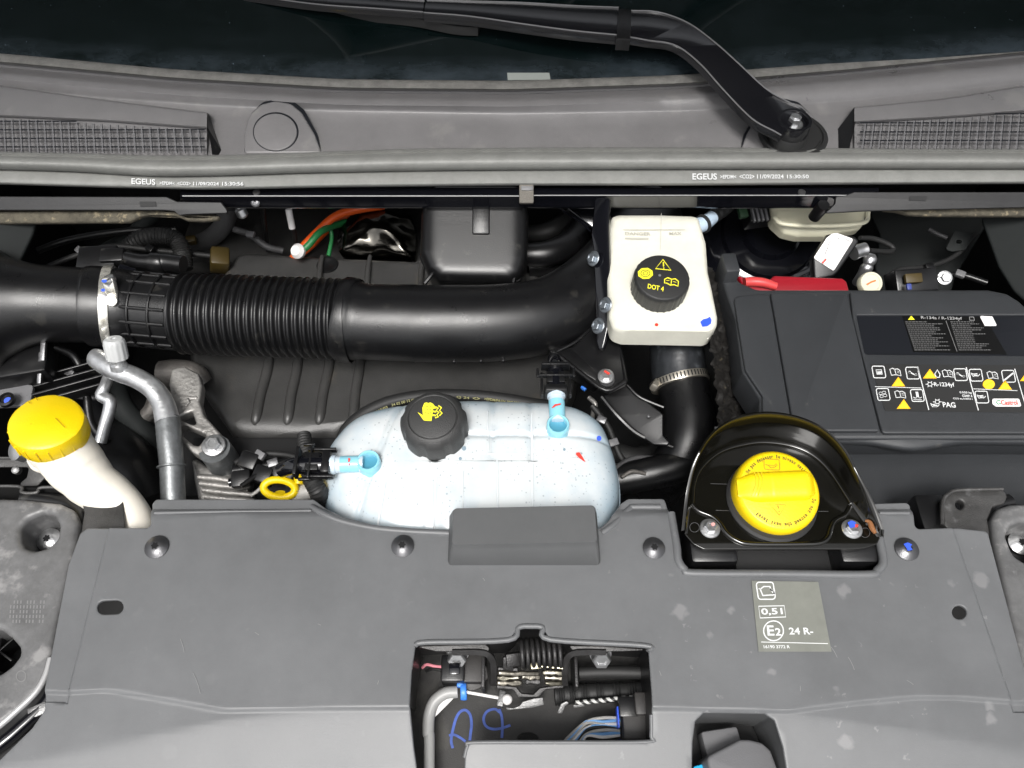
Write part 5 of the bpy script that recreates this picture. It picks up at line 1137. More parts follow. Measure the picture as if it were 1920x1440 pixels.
# ================================================================== OIL FILLER
def oil():
    t = thing('oil_filler', 'bright yellow oil filler cap in a glossy black dished guard', 'oil filler', at(1460, 930, .0))
    z = .008; pl = hz(z)
    base = [(1283, 1000), (1287, 960), (1298, 900), (1316, 868), (1350, 843), (1400, 828), (1440, 826), (1490, 834), (1530, 852), (1560, 882), (1590, 930), (1625, 975), (1652, 1005), (1645, 1020), (1622, 1028), (1600, 1030), (1320, 1030), (1300, 1020)]
    plate('floor', 'shield', t, pl, base, thick=.003, bevel=.0008, r=.006, holes=[])
    # rear wall: bottom edge on the floor, top edge higher and slightly flared
    bot = [(1283, 1002), (1287, 960), (1297, 903), (1315, 868), (1350, 842), (1398, 829), (1440, 826), (1488, 833), (1528, 851), (1562, 884), (1594, 934), (1626, 978), (1652, 1008)]
    top = [(1283, 994), (1291, 930), (1306, 868), (1335, 818), (1372, 790), (1412, 778), (1452, 776), (1500, 785), (1544, 806), (1580, 842), (1608, 892), (1634, 944), (1652, 992)]
    zt = [.012, .020, .038, .050, .055, .057, .057, .056, .053, .047, .038, .024, .013]
    B_ = cr([at(x, y, z) for x, y in bot], 8); T_ = cr([at(x, y, h_) for (x, y), h_ in zip(top, zt)], 8)
    prof = [(0, 0), (.04, .06), (.10, .02), (1, 0)]
    cen = at(1450, 960, z); vs = []; fs = []; rows = []
    N_ = len(B_)
    for b_, t_ in zip(B_, T_):
        d = (t_-b_); inn = V((cen.x-b_.x, cen.y-b_.y, 0)).normalized()
        k = [b_+inn*.004, b_+inn*.0015+V((0, 0, .0006)), b_+V((0, 0, .0022))+d*.02, b_+d*.3, b_+d*.65, b_+d*.96, b_+d*1.0-inn*.001, b_+d*.98-inn*.003, b_+d*.5-inn*.0025, b_-inn*.0025]
        vs += k
    w_ = 10
    for i in range(N_-1):
        for j in range(w_-1): a = i*w_+j; fs.append((a, a+1, a+w_+1, a+w_))
    me = bpy.data.meshes.new('w'); me.from_pydata(vs, [], fs); me.update()
    bm = bmesh.new(); bm.from_mesh(me); bmesh.ops.recalc_face_normals(bm, faces=bm.faces); bm.to_mesh(me); bm.free()
    put('rear_wall', me, 'shield', t, ang=60)
    # pressed bead of the floor
    def bead(pts, r_=.0022, zz=z+.0006, n=6): tube('pressed_bead', 'shield', t, [(x, y, zz, r_) for x, y in pts], seg=12, n=n)
    bead([(1298, 946), (1310, 958), (1334, 968), (1350, 982), (1362, 1000), (1382, 1014), (1410, 1020), (1500, 1020), (1536, 1018), (1552, 1008), (1558, 990), (1566, 976), (1584, 966), (1594, 950)], .0026)
    bead([(1298, 948), (1302, 905), (1318, 874), (1352, 847), (1400, 833), (1440, 830), (1486, 837), (1524, 854), (1556, 884), (1586, 928), (1596, 944)], .0022)
    for pts in ([(1332, 907), (1364, 908)], [(1342, 957), (1375, 958)], [(1534, 959), (1553, 959)]): decal('seam_line', 'steel', t, pl, lines=[(pts, 1)], h=.0003)
    for px, py in ((1302, 989), (1622, 999)): 
        cu = circ(px, py, 9, 9, 14); decal('hole_edge', 'steel', t, pl, lines=[(cu+[cu[0]], 1)], h=.0004)
    b1 = hexbolt(t, at(1331, 991, z), (0, 0, 1), .0062, m='zinc'); b1['label'] = 'left bolt with a faint pink paint mark'
    b2 = hexbolt(t, at(1597, 992, z), (0, 0, 1), .0062, m='zinc'); b2['label'] = 'right bolt daubed with blue paint'
    tp = PL(at(1331, 986, z+.0068), (0, 0, 1)); decal('paint_mark', 'pinkm', b1, tp, polys=[circ(1337, 983, 4, 3.4, 9)], h=.0003)
    decal('paint_mark', 'bprint', b2, tp, polys=[[(1589, 980), (1596, 976), (1604, 979), (1603, 988), (1594, 990)]], h=.0003)
    decal('paint_mark', 'rprint', b2, tp, polys=[[(1603, 984), (1609, 983), (1608, 989), (1603, 989)]], h=.0005)
    # dry leaf
    lf = tube('dry_leaf', 'rust', None, [(1622, 976, z+.004, .001), (1630, 979, z+.004, .0022), (1635, 990, z+.004, .0026), (1641, 1000, z+.004, .0016)], seg=8); tag(lf, 'small curled brown leaf by the right bolt of the filler guard', 'leaf')
    # cap
    ax = V((.03, -.16, 1)).normalized(); base_c = at(1445, 931, z-.002)
    def rm(q, r_, z_): return 1.0
    top_h = .024
    lathe('seal_ring', 'rubber', t, at(1446, 938, z+.0005), [(0, 0), (.0445, 0), (.0445, .002), (.042, .004), (0, .004)], seg=48)
    c = lathe('cap', 'yellow', t, base_c, [(0, 0), (.0405, 0), (.0415, .003), (.0415, .016), (.0405, .0205), (.038, top_h-.0005), (.0365, top_h), (0, top_h)], axis=ax, seg=72)
    cp = PL(base_c+ax*top_h, ax)
    # grip: a rounded bar across the top
    gcx, gcy = cp.uv(1455, 912); L_ = .076; 
    vs = []; fs = []; nu, nv = 40, 16
    for i in range(nu+1):
        s = i/nu; x = -L_/2+L_*s; e = min(1, math.sin(math.pi*min(s, .28)/.56) if s < .28 else (math.sin(math.pi*min(1-s, .14)/.28) if s > .86 else 1)); hw = .0150*(.55+.45*e)
        for j in range(nv+1):
            v = j/nv; y = -hw+2*hw*v; yy = abs(2*v-1); hgt = .0080*e*(1-yy**4)**.5
            if s < .45 and s > .2 : hgt += -.0007*(1 if (s*100) % 5 < 1.6 else 0)*(yy < .95)
            vs.append(cp.w(gcx+x, gcy+y+.05*x, hgt))
    for i in range(nu):
        for j in range(nv): a = i*(nv+1)+j; fs.append((a, a+nv+1, a+nv+2, a+1))
    me = bpy.data.meshes.new('grip'); me.from_pydata(vs, [], fs); me.update()
    put('grip', me, 'yellow', c, ang=50)
    for px in (1414, 1420, 1426): decal('grip_groove', 'ydark', c, PL(cp.w(gcx, gcy, .0083), ax), lines=[([(px, 884), (px+4, 896), (px+3, 910), (px-5, 930)], 1.1)], h=.0004)
    ctr = V((0, 0)); rr = .0350
    its = []
    def arc(s, a0, a1, hgt=.0042):
        n = len(s)
        for k, ch in enumerate(s):
            if ch == ' ': continue
            a = R(a0+(a1-a0)*(k+.5)/n); da = R(abs(a1-a0)/n)*.38
            if ch in "il'": da *= .45
            V_, F_ = glyphs(ch, True)
            x0 = min(v.x for v in V_); x1 = max(v.x for v in V_); y1 = .7
            for v in [0]: pass
            b0 = len(vs2)
            for v in V_:
                t_ = (v.x-x0)/max(x1-x0, 1e-6); an = a+da*(1-2*t_); r_ = rr-.0028+hgt*(v.y/y1)*.9
                vs2.append(cp.w(ctr.x+r_*math.cos(an), ctr.y+r_*math.sin(an), .0005))
            fs2.extend(tuple(i+b0 for i in f) for f in F_)
    vs2 = []; fs2 = []
    arc('Ne pas depasser le niveau maxi', 150, 34); arc('Do not exceed the maxi level', -14, -138)
    me = bpy.data.meshes.new('txt'); me.from_pydata(vs2, [], fs2); me.update(); put('lettering', me, 'kprint', c, smooth=False)
    cu = fpx([(1432, 861), (1461, 862), (1462, 882), (1433, 880)], 3)
    decal('oil_can_symbol', 'ydark2', c, cp, lines=[(cu+[cu[0]], 1.2), ([(1435, 871), (1441, 873), (1444, 877), (1452, 877), (1457, 872)], 1.3), ([(1441, 872), (1450, 874), (1456, 870)], 1.1)], h=.0005)
    decal('warning_triangle', 'ydark2', c, cp, lines=[([(1442, 945), (1474, 947), (1461, 966), (1442, 945)], 1.6), ([(1458, 948), (1460, 954)], 2), ([(1460.5, 958), (1461, 960)], 2)], h=.0005)
oil()
def mounts():
    t = thing('filler_support', 'black rubber mounts and cross piece in the recess under the filler guard', 'rubber mount', at(1460, 1050, -.03))
    for a, b in ((1282, 1376), (1556, 1648)):
        w_ = (at(b, 1040, -.01)-at(a, 1040, -.01)).length
        box('mount_block', 'black', t, at((a+b)/2, 1024, -.020), (w_, .050, .034), bevel=.005, taper=(.94, .9))
        box('mount_step', 'black', t, at((a+b)/2+4, 1050, -.022), (w_*.92, .016, .012), rot=(-20, 0, 0), bevel=.003)
    box('cross_piece', 'dark', t, at(1466, 1040, -.035), (.1, .06, .01), bevel=.002)
mounts()
# ================================================================== FRONT SLAM COVER
def slam():
    t = thing('front_cover', 'big matt grey plastic slam panel cover across the front of the bay', 'slam panel cover', at(960, 1150, 0))
    pl = hz(0)
    o = [(150, 1000), (164, 990), (283, 990), (285, 945), (292, 936), (588, 936), (606, 950), (640, 968), (700, 983), (760, 990), (842, 992), (1126, 990), (1142, 975), (1164, 944), (1178, 935), (1246, 935), (1256, 960), (1266, 1020), (1270, 1052), (1280, 1068), (1296, 1076), (1628, 1078), (1648, 1068), (1656, 1050), (1648, 1010), (1634, 960), (1640, 944), (1706, 942), (1716, 992), (1796, 990), (1852, 996), (1936, 1320), (1990, 1380), (2200, 1620), (-160, 1620), (-60, 1495), (0, 1424), (60, 1365), (84, 1330), (84, 1300), (128, 1060)]
    hole = [(780, 1204), (950, 1201), (962, 1190), (972, 1176), (1018, 1176), (1030, 1198), (1210, 1209), (1216, 1220), (1222, 1300), (1222, 1382), (1214, 1393), (882, 1393), (872, 1402), (864, 1620), (800, 1620), (790, 1500), (776, 1400), (768, 1320), (772, 1260)]
    hole2 = [(1296, 1500), (1299, 1390), (1304, 1352), (1320, 1336), (1434, 1338), (1452, 1350), (1468, 1400), (1484, 1500), (1490, 1560), (1296, 1560)]
    slot = circ(195, 1139, 13, 13, 16)[4:13]+circ(218, 1138, 13, 13, 16)[12:]+circ(218, 1138, 13, 13, 16)[:5]
    rh = circ(1799, 1148, 13.5, 13, 20)
    # creases, in metres
    F1 = [V(pl.uv(*p)) for p in ((-200, 1300), (84, 1292), (128, 1294), (200, 1290), (300, 1306), (420, 1328), (640, 1324), (960, 1322), (1280, 1325), (1480, 1330), (1620, 1312), (1720, 1303), (1800, 1304), (1900, 1312), (2100, 1312))]
    yb = at(960, 962, 0).y
    lc = [V(pl.uv(*p)) for p in ((205, 985), (128, 1294))]; rc = [V(pl.uv(*p)) for p in ((1785, 985), (1896, 1308))]
    G0 = [V(pl.uv(*p)) for p in ((-200, 1460), (60, 1420), (250, 1380), (420, 1345), (640, 1326), (960, 1322), (1300, 1326), (1480, 1332), (1700, 1362), (1920, 1405), (2200, 1450))]
    def ev(C_, x):
        if x <= C_[0].x: return C_[0].y
        for a, b in zip(C_, C_[1:]):
            if x <= b.x: s = (x-a.x)/(b.x-a.x); return a.y+(b.y-a.y)*s
        return C_[-1].y
    def side(l, x, y): s = (y-l[0].y)/(l[1].y-l[0].y); return l[0].x+(l[1].x-l[0].x)*s
    sm = lambda e: 0 if e < 0 else (1 if e > 1 else e*e*(3-2*e))
    def zf(x, y):
        z = 0; yy = y-pl.o.y; d = ev(F1, x-pl.o.x)-yy      # points ahead of the crease fall away to the bumper
        g = ev(G0, x-pl.o.x)-yy
        if d > 0: z -= .0025*sm(d/.004)
        k = max(0, g); z -= .22*(k*k/(k+.005))
        if d > 0: z -= .05*max(0, d)
        if y > yb: z -= min(.006, (y-yb)*.9)*1.0
        if yy > ev(F1, x-pl.o.x)-.01:
            z -= .0018*sm((side(lc, x-pl.o.x, yy)-(x-pl.o.x))/.0022+.5)+.0018*sm(((x-pl.o.x)-side(rc, x-pl.o.x, yy))/.0022+.5)
        z += .0012*math.cos(x*5)*math.cos(y*7)
        return z
    def fixp(pts):
        out = []
        for x, y in pts:
            z = 0
            for _ in range(8): q_ = at(x, y, z); z = .5*z+.5*zf(q_.x, q_.y)
            out.append(px_of((q_.x, q_.y, 0)))
        return out
    o, hole, hole2, slot, rh = [fixp(k) for k in (o, hole, hole2, slot, rh)]
    def zs(px, py):
        z = 0
        for _ in range(8): q_ = at(px, py, z); z = .5*z+.5*zf(q_.x, q_.y)
        return z
    cuts = []
    for l in (lc, rc):
        d_ = (l[1]-l[0]).normalized(); n_ = V((-d_.y, d_.x, 0))
        for o_ in (-.0012, .0012): cuts.append((V((l[0].x, l[0].y, 0))+n_*o_, n_))
    ylo = min(p.y for p in F1[2:-2])-.008; yhi = max(p.y for p in F1[2:-2])+.006; y_ = ylo
    while y_ < yhi: cuts.append((V((0, y_, 0)), V((0, 1, 0)))); y_ += .0014
    b = plate('cover_skin', 'panel', t, pl, o, thick=.004, bevel=.0012, r=.004, res=2, holes=[hole, hole2, slot, rh], hr=.003, grid=.0052, zf=zf, cuts=cuts)
    # raised lips round the cut-outs
    def lip(pts, r_=.0026, nm='lip', dz=.0): tube(nm, 'panel', t, [(x, y, zs(x, y)-.0012+dz, r_) for x, y in pts], seg=12, n=5)
    lip([(1258, 962), (1268, 1022), (1271, 1050), (1283, 1068), (1300, 1075), (1460, 1076), (1624, 1078), (1645, 1070), (1656, 1052), (1649, 1012)], .0042)
    lip([(584, 950), (604, 962), (640, 977), (700, 990), (760, 996), (842, 1000)], .0034); lip([(1128, 1000), (1150, 984), (1180, 955), (1188, 951), (1238, 951)], .0034)
    lip([(290, 962), (400, 960), (584, 958)], .002); lip([(1648, 962), (1704, 962)], .002)
    lip([(778, 1210), (800, 1204), (952, 1200), (972, 1177), (995, 1174), (1018, 1177), (1032, 1199), (1208, 1210), (1216, 1222)], .0026)
    lip([(1221, 1340), (1221, 1380), (1213, 1391), (1050, 1392), (890, 1392), (877, 1399), (871, 1420)], .0018)
    # inner walls below the latch opening
    W = [at(x, y, -.003+zs(x, y)) for x, y in ((766, 1320), (772, 1260), (780, 1206), (952, 1202), (974, 1178), (1016, 1178), (1030, 1200), (1212, 1211), (1222, 1300), (1222, 1380))]
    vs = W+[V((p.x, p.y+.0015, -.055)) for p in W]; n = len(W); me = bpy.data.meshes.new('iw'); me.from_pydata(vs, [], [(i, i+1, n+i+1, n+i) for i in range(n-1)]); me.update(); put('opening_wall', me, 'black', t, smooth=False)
    for P_, zb in (([(1296, 1500), (1299, 1390), (1304, 1352), (1320, 1336), (1434, 1338), (1452, 1350), (1468, 1400), (1484, 1500)], -.07), ([(1256, 950), (1268, 1030), (1270, 1052), (1284, 1070), (1300, 1076), (1626, 1078), (1650, 1066), (1656, 1050), (1646, 1000), (1636, 950)], -.05)):
        P2 = cr([at(x, y, zs(x, y)-.003) for x, y in P_], 5); n = len(P2); vs = list(P2)+[V((p.x, p.y, zb)) for p in P2]; me = bpy.data.meshes.new('rw'); me.from_pydata(vs, [], [(i, i+1, n+i+1, n+i) for i in range(n-1)]); me.update()
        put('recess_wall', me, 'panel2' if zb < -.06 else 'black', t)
    # raised grab block
    bot = [(838, 1062), (844, 952), (1112, 946), (1128, 962), (1126, 1062)]; top = [(850, 1024), (852, 958), (1116, 952), (1120, 966), (1118, 1018)]
    B = fil([pl.uv(*p) for p in ((840, 1060), (843, 964), (1118, 958), (1126, 1060))], .004, 5); 
    T = fil([PL((0, .5, .024)).uv(*p) for p in ((846, 1024), (849, 953), (1116, 947), (1121, 1018))], .004, 5)
    T1 = T; C_ = sum(T, V((0, 0)))/len(T); vs = []; fs = []
    rings = [[V((p.x, p.y+.5, -.002)) for p in B], [V((p.x*1.0, p.y+.5, .002)) for p in B]]
    rings.append([V((a.x*.25+b_.x*.75, a.y*.25+b_.y*.75+.5, .019)) for a, b_ in zip(B, T)]); 
    for dz, k in ((.0228, 1.0), (.0243, .985), (.0250, .965)): rings.append([V((C_.x+(p.x-C_.x)*(1-(1-k)*.35), C_.y+(p.y-C_.y)*k+.5, dz)) for p in T])
    n = len(B)
    for rg in rings: vs += rg
    for i in range(len(rings)-1):
        for j in range(n): k = (j+1) % n; fs.append((i*n+j, i*n+k, (i+1)*n+k, (i+1)*n+j))
    fs.append(tuple((len(rings)-1)*n+j for j in range(n)))
    me = bpy.data.meshes.new('gb'); me.from_pydata(vs, [], fs); me.update(); bm = bmesh.new(); bm.from_mesh(me); bmesh.ops.recalc_face_normals(bm, faces=bm.faces); bm.to_mesh(me); bm.free()
    put('grab_block', me, 'panel2', t, ang=30)
    torx(t, 294, 1026, .001, .0115, label='left-most screw of the cover'); torx(t, 755, 1024, .001, .0110); torx(t, 1226, 1028, .001, .0108)
    s4 = torx(t, 1700, 1030, .001, .0115, label='right-most screw with blue paint in its socket')
    decal('paint_mark', 'bprint', s4, PL(at(1702, 1024, .0068), (0, 0, 1)), polys=[[(1694, 1020), (1702, 1017), (1710, 1021), (1707, 1025), (1711, 1031), (1702, 1033), (1699, 1027)]], h=.0002)
    random.seed(21)
    for (x, y, l_, a_) in ((338, 1198, 26, 65), (362, 1262, 40, 62), (478, 1186, 9, 20), (1590, 1232, 26, 55), (1558, 1213, 22, 50), (1645, 1316, 12, -35), (1500, 1286, 10, 80), (710, 1276, 8, 100), (1236, 1258, 10, 60), (596, 1170, 6, 10), (1700, 1276, 14, 20), (905, 1084, 6, 40)):
        P_ = [(x+l_*s*math.cos(R(a_+8*s))/1, y+l_*s*math.sin(R(a_+14*s))) for s in (0, .33, .66, 1)]
        decal('scuff', 'scuff', t, PL(at(x, y, zs(x, y)+.0005)), lines=[(P_, .7)], h=.0003)
    # emissions sticker
    u = PL(at(1480, 1150, zs(1480, 1150)+.0009), (0, 0, 1)); 
    st = decal('sticker', 'sticker', t, u, polys=[[(1409, 1089), (1534, 1091), (1559, 1222), (1422, 1222)]], h=.0003)
    cu = fpx([(1417, 1092), (1449, 1092), (1454, 1124), (1422, 1124)], 5)
    c2 = fpx([(1425, 1105), (1432, 1100), (1443, 1100), (1445, 1106), (1451, 1110), (1450, 1116), (1443, 1116), (1430, 1117)], 1)
    c3 = [(1422, 1137), (1470, 1136), (1473, 1157), (1425, 1159)]
    decal('engine_symbol', 'wprint', st, u, lines=[(cu+[cu[0]], 2.2), (c2+[c2[0]], 2.2), ([(1422, 1104), (1426, 1104)], 2), ([(1444, 1104), (1452, 1114)], 3), (c3+[c3[0]], 1.8), (circ(1450, 1183, 18.5, 18.5, 40)+[(1468.5, 1183)], 2.2), ([(1427, 1204), (1552, 1207)], 1.4)], h=.0006)
    text('lettering', '0,51', 'wprint', st, u, (1428, 1155), (1468, 1154), (1426, 1141), h=.0007, items=[('E', (1439, 1192), (1452, 1192), (1437, 1173)), ('2', (1454, 1192), (1465, 1192), (1452, 1178)), ('24 R-', (1480, 1190), (1525, 1190), (1478, 1177)), ('16190 3772 R', (1432, 1216), (1481, 1216), (1431, 1210))])
slam()

# ================================================================== BONNET LATCH INSIDE THE OPENING
def latch():
    t = thing('backing_sheet', 'dark backing sheet behind the latch opening with blue handwritten A9', 'backing sheet', at(1000, 1340, -.09))
    pl = hz(-.085)
    plate('panel', 'lpanel', t, pl, [(700, 1120), (1290, 1120), (1290, 1480), (700, 1640)], thick=.006, bevel=.001, holes=[circ(990, 1386, 20, 13, 20)])
    pp = pl
    for k_, (w_, pts_) in enumerate(((5, [(849, 1403), (846, 1388), (850, 1365), (856, 1345), (864, 1334), (874, 1332), (882, 1342), (884, 1360), (882, 1378), (880, 1398)]), (4.6, [(842, 1379), (852, 1378), (864, 1384), (880, 1396)]), (4.8, [(937, 1336), (928, 1330), (914, 1334), (907, 1346), (910, 1360), (922, 1367), (940, 1366), (957, 1360)]), (4.8, [(936, 1330), (941, 1345), (942, 1365), (941, 1384)]))):
        decal('pen_stroke', 'pen', t, pp, lines=[(cr(pts_, 5), w_)], h=.0005+.0003*k_)
    t = thing('bonnet_latch', 'greasy black steel bonnet latch with coil spring in the front opening', 'bonnet latch', at(1000, 1250, -.04))
    zt = -.018
    # flange strips and the U-bracket
    pz = PL(at(1000, 1215, zt), (0, -.3, 1))
    plate('flange', 'steelb', t, pz, [(784, 1208), (910, 1208), (918, 1214), (916, 1222), (818, 1222), (784, 1214)], thick=.003, bevel=.0008, r=.002)
    plate('flange', 'steelb', t, pz, [(1066, 1210), (1208, 1212), (1206, 1220), (1160, 1222), (1076, 1223), (1072, 1218)], thick=.003, bevel=.0008, r=.002)
    for s, xs in ((-1, (918, 924)), (1, (1066, 1062))):
        x0, x1 = xs; f = 1 if s < 0 else -1
        tube('bracket_leg', 'steelb', t, [(x0-f*70, 1221, zt-.002, .0036), (x0-f*20, 1221, zt-.002, .0038), (x0-f*2, 1226, zt-.004, .0040), (x0+f*6, 1240, zt-.012, .0040), (x0+f*7, 1262, zt-.022, .0040), (x0+f*6, 1282, zt-.034, .0040)], seg=4, n=5)
        pw = [at(x0+f*6, 1224, zt-.006), at(x0+f*7, 1282, zt-.032)]
        box('cheek_plate', 'steelb', t, at(x0-f*10, 1258, zt-.045), (.003, .04, .06), bevel=.0008)
    for px in (858, 1126): hexbolt(t, at(px, 1226, zt-.018), (0, -.75, .65), .0088, m='zinc', washer=False, h=.012, name='bolt'); 
    for px in (858, 1126): lathe('bolt_washer', 'zinc', t, at(px, 1226, zt-.018), [(0, -.003), (.0105, -.003), (.0105, 0), (0, 0)], axis=(0, -.75, .65), seg=28)
    # coil spring
    a = at(976, 1226, -.030); b = at(1056, 1224, -.030); P = []; Rr = []; N_ = 8*20
    for i in range(N_+1):
        s = i/N_; q = 2*math.pi*8*s; P.append(a+(b-a)*s+V((0, math.cos(q)*.0125, math.sin(q)*.0125))); Rr.append(.0021)
    put('coil_spring', sweep_me(P, Rr, 10), 'steelb', t, ang=70)
    box('lever', 'steelb', t, at(962, 1236, -.03), (.014, .012, .006), rot=(30, 10, 10), bevel=.001); box('lever', 'steelb', t, at(953, 1246, -.034), (.010, .016, .004), rot=(40, 0, 0), bevel=.001)
    # layers of greasy plates
    random.seed(11)
    for k, (x0, x1, y, zz, m) in enumerate(((932, 972, 1256, -.036, 'steelb'), (934, 1012, 1263, -.036, 'grease'), (1016, 1062, 1262, -.038, 'grease2'), (930, 975, 1272, -.042, 'grease2'), (978, 1014, 1270, -.042, 'grease'), (1020, 1062, 1272, -.045, 'grease'), (932, 980, 1281, -.050, 'grease'), (984, 1014, 1279, -.048, 'steelb'), (1022, 1058, 1281, -.050, 'grease2'))):
        p_ = PL(at((x0+x1)/2, y, zz), (random.uniform(-.2, .2), -.35, 1)); n = 7
        up_ = [(x0+(x1-x0)*i/n, y-3.5-random.uniform(0, 3)) for i in range(n+1)]; lo = [(x0+(x1-x0)*i/n, y+3+random.uniform(0, 4)) for i in range(n+1)][::-1]
        plate('catch_plate', m, t, p_, up_+lo, thick=.004, bevel=.0014, r=.0015)
    plate('keeper', 'steelb', t, PL(at(985, 1290, -.055), (0, -.4, 1)), [(930, 1284), (968, 1288), (978, 1300), (1000, 1302), (1012, 1290), (1060, 1282), (1056, 1290), (1022, 1294), (1010, 1308), (972, 1308), (962, 1294), (932, 1292)], thick=.004, bevel=.0008, r=.001)
    plate('release_tab', 'steelt', t, PL(at(985, 1318, -.060), (0, -.5, .87)), [(980, 1316), (1000, 1310), (1018, 1308), (1020, 1322), (996, 1328), (974, 1330), (952, 1332), (946, 1326), (962, 1328), (974, 1324)], thick=.0025, bevel=.0006, r=.001)
    plate('release_tab', 'steelt', t, PL(at(1055, 1330, -.062), (0, -.5, .87)), [(1044, 1338), (1052, 1320), (1062, 1315), (1068, 1318), (1060, 1324), (1054, 1338)], thick=.0025, bevel=.0006, r=.001)
    plate('release_tab', 'steelt', t, PL(at(1086, 1324, -.062), (0, -.5, .87)), [(1074, 1322), (1098, 1318), (1096, 1325), (1076, 1328)], thick=.0025, bevel=.0006, r=.001)
    tube('shaft', 'rubber', t, [(1085, 1262, -.055, .006), (1140, 1260, -.055, .006), (1230, 1262, -.055, .006)], seg=18)
    box('brass_stop', 'brass', t, at(1005, 1248, -.028), (.010, .006, .004), rot=(10, 0, 5), bevel=.001)
    tube('release_rod', 'brass', t, [(1012, 1249, -.03, .001), (1055, 1253, -.03, .001)], seg=8)
    # cable
    c = thing('release_cable', 'grey sheathed release cable with blue clip and white end ball', 'cable', at(830, 1330, -.05))
    tube('sheath', 'sheath', c, [(806, 1500, -.055, .0050), (805, 1440, -.055, .0050), (805, 1382, -.055, .0050), (803, 1372, -.055, .0055), (805, 1340, -.054, .0055), (815, 1315, -.052, .0055), (835, 1300, -.050, .0055), (858, 1297, -.05, .0055)], seg=20)
    tube('clip', 'bluep', c, [(864, 1296, -.05, .007), (866, 1296, -.05, .0078), (873, 1297, -.05, .0078), (875, 1297, -.05, .007)], seg=18, n=3)
    box('clip_tab', 'bluep', c, at(863, 1283, -.048), (.006, .006, .008), bevel=.001)
    tube('inner_rod', 'wlabel', c, [(872, 1297, -.05, .0015), (905, 1303, -.05, .0015), (938, 1309, -.05, .0015)], seg=10)
    lathe('end_ball', 'wlabel', c, at(951, 1313, -.052), [(0, 0), (.0028, .0004), (.0045, .002), (.0048, .0045), (.004, .007), (.002, .0085), (0, .009)], seg=24)
    box('cable_stop', 'steelt', c, at(940, 1311, -.052), (.006, .014, .010), rot=(0, 0, -12), bevel=.001)
    decal('printed_flag', 'wlabel', c, PL(at(828, 1325, -.058), (0, -.1, 1)), polys=[[(815, 1345), (816, 1330), (832, 1312), (852, 1308), (836, 1324)]])
    c = thing('latch_switch', 'black latch switch connector with a pink wire at the left of the latch', 'connector', at(865, 1258, -.05))
    box('plug', 'black', c, at(850, 1256, -.042), (.022, .024, .02), rot=(0, 0, 0), bevel=.002); box('plug_latch', 'gloss', c, at(852, 1254, -.030), (.010, .010, .003), bevel=.001)
    box('socket', 'greyp2', c, at(880, 1255, -.048), (.026, .026, .018), bevel=.001)
    plate('flap', 'greyp2', c, PL(at(888, 1280, -.050), (.1, -.3, 1)), [(912, 1246), (916, 1270), (902, 1290), (884, 1298), (868, 1288), (872, 1276), (890, 1262), (904, 1250)], thick=.003, bevel=.0008)
    tube('wire', 'pink', c, [(836, 1251, -.045, .0014), (815, 1249, -.048, .0014), (800, 1246, -.05, .0014), (792, 1252, -.055, .0014)], seg=8)
    tube('wire', 'rubber', c, [(836, 1258, -.045, .0016), (812, 1254, -.05, .0016), (800, 1258, -.06, .0016)], seg=8)
    hose('braided_cable', 'thin black and white braided cable running right from the latch', 'cable', 'braid', [(1078, 1318, -.058, .0022), (1120, 1314, -.056, .0022), (1170, 1309, -.054, .0022), (1219, 1306, -.052, .0022)], seg=12)
    hose('drive_hose', 'dull corrugated black conduit behind the braided cable', 'hose', 'rubber', [(1040, 1304, -.07, .009), (1100, 1300, -.07, .009), (1180, 1298, -.068, .009), (1240, 1294, -.066, .009)], rf=lambda s: 1+.05*math.sin(s*220), n=26)
    c = thing('harness_plug', 'black wiring plug with blue, grey and white wires in the opening', 'connector', at(1190, 1350, -.06))
    box('plug_body', 'greyp2', c, at(1196, 1352, -.058), (.032, .036, .03), bevel=.002); box('plug_head', 'black', c, at(1176, 1328, -.052), (.018, .018, .02), bevel=.002); box('plug_step', 'greyp2', c, at(1204, 1322, -.05), (.016, .02, .02), bevel=.002)
    for k in range(9):
        y = 1346+k*4; m = ('greyw', 'blues', 'greyw', 'wlabel', 'blues', 'rubber', 'greyw', 'blues', 'wlabel')[k]
        tube('wire', m, c, [(1162, y, -.058-.001*(k % 3), .0015), (1130, y+4*math.sin(k), -.056, .0015), (1100, y+4+3*math.cos(k*2), -.058, .0015), (1070+k*2, 1378+k*3, -.062, .0015), (1050, 1400+k*3, -.07, .0015)], seg=8, n=5)
    box('blue_edge', 'bprint', c, at(1158, 1346, -.052), (.0015, .018, .012), bevel=.0003)
def braid():
    t_ = M['braid'].node_tree; g_ = t_.nodes.new('ShaderNodeNewGeometry'); w_ = t_.nodes.new('ShaderNodeTexWave'); w_.inputs['Scale'].default_value = 75; w_.inputs['Distortion'].default_value = 0; w_.bands_direction = 'DIAGONAL'
    t_.links.new(g_.outputs['Position'], w_.inputs['Vector']); r_ = t_.nodes.new('ShaderNodeValToRGB'); r_.color_ramp.elements[0].position = .45; r_.color_ramp.elements[1].position = .55; r_.color_ramp.elements[0].color = (.01, .01, .01, 1); r_.color_ramp.elements[1].color = (.5, .5, .48, 1)
    t_.links.new(w_.outputs['Fac'], r_.inputs[0]); t_.links.new(r_.outputs[0], t_.nodes['Principled BSDF'].inputs['Base Color'])
braid()
latch()
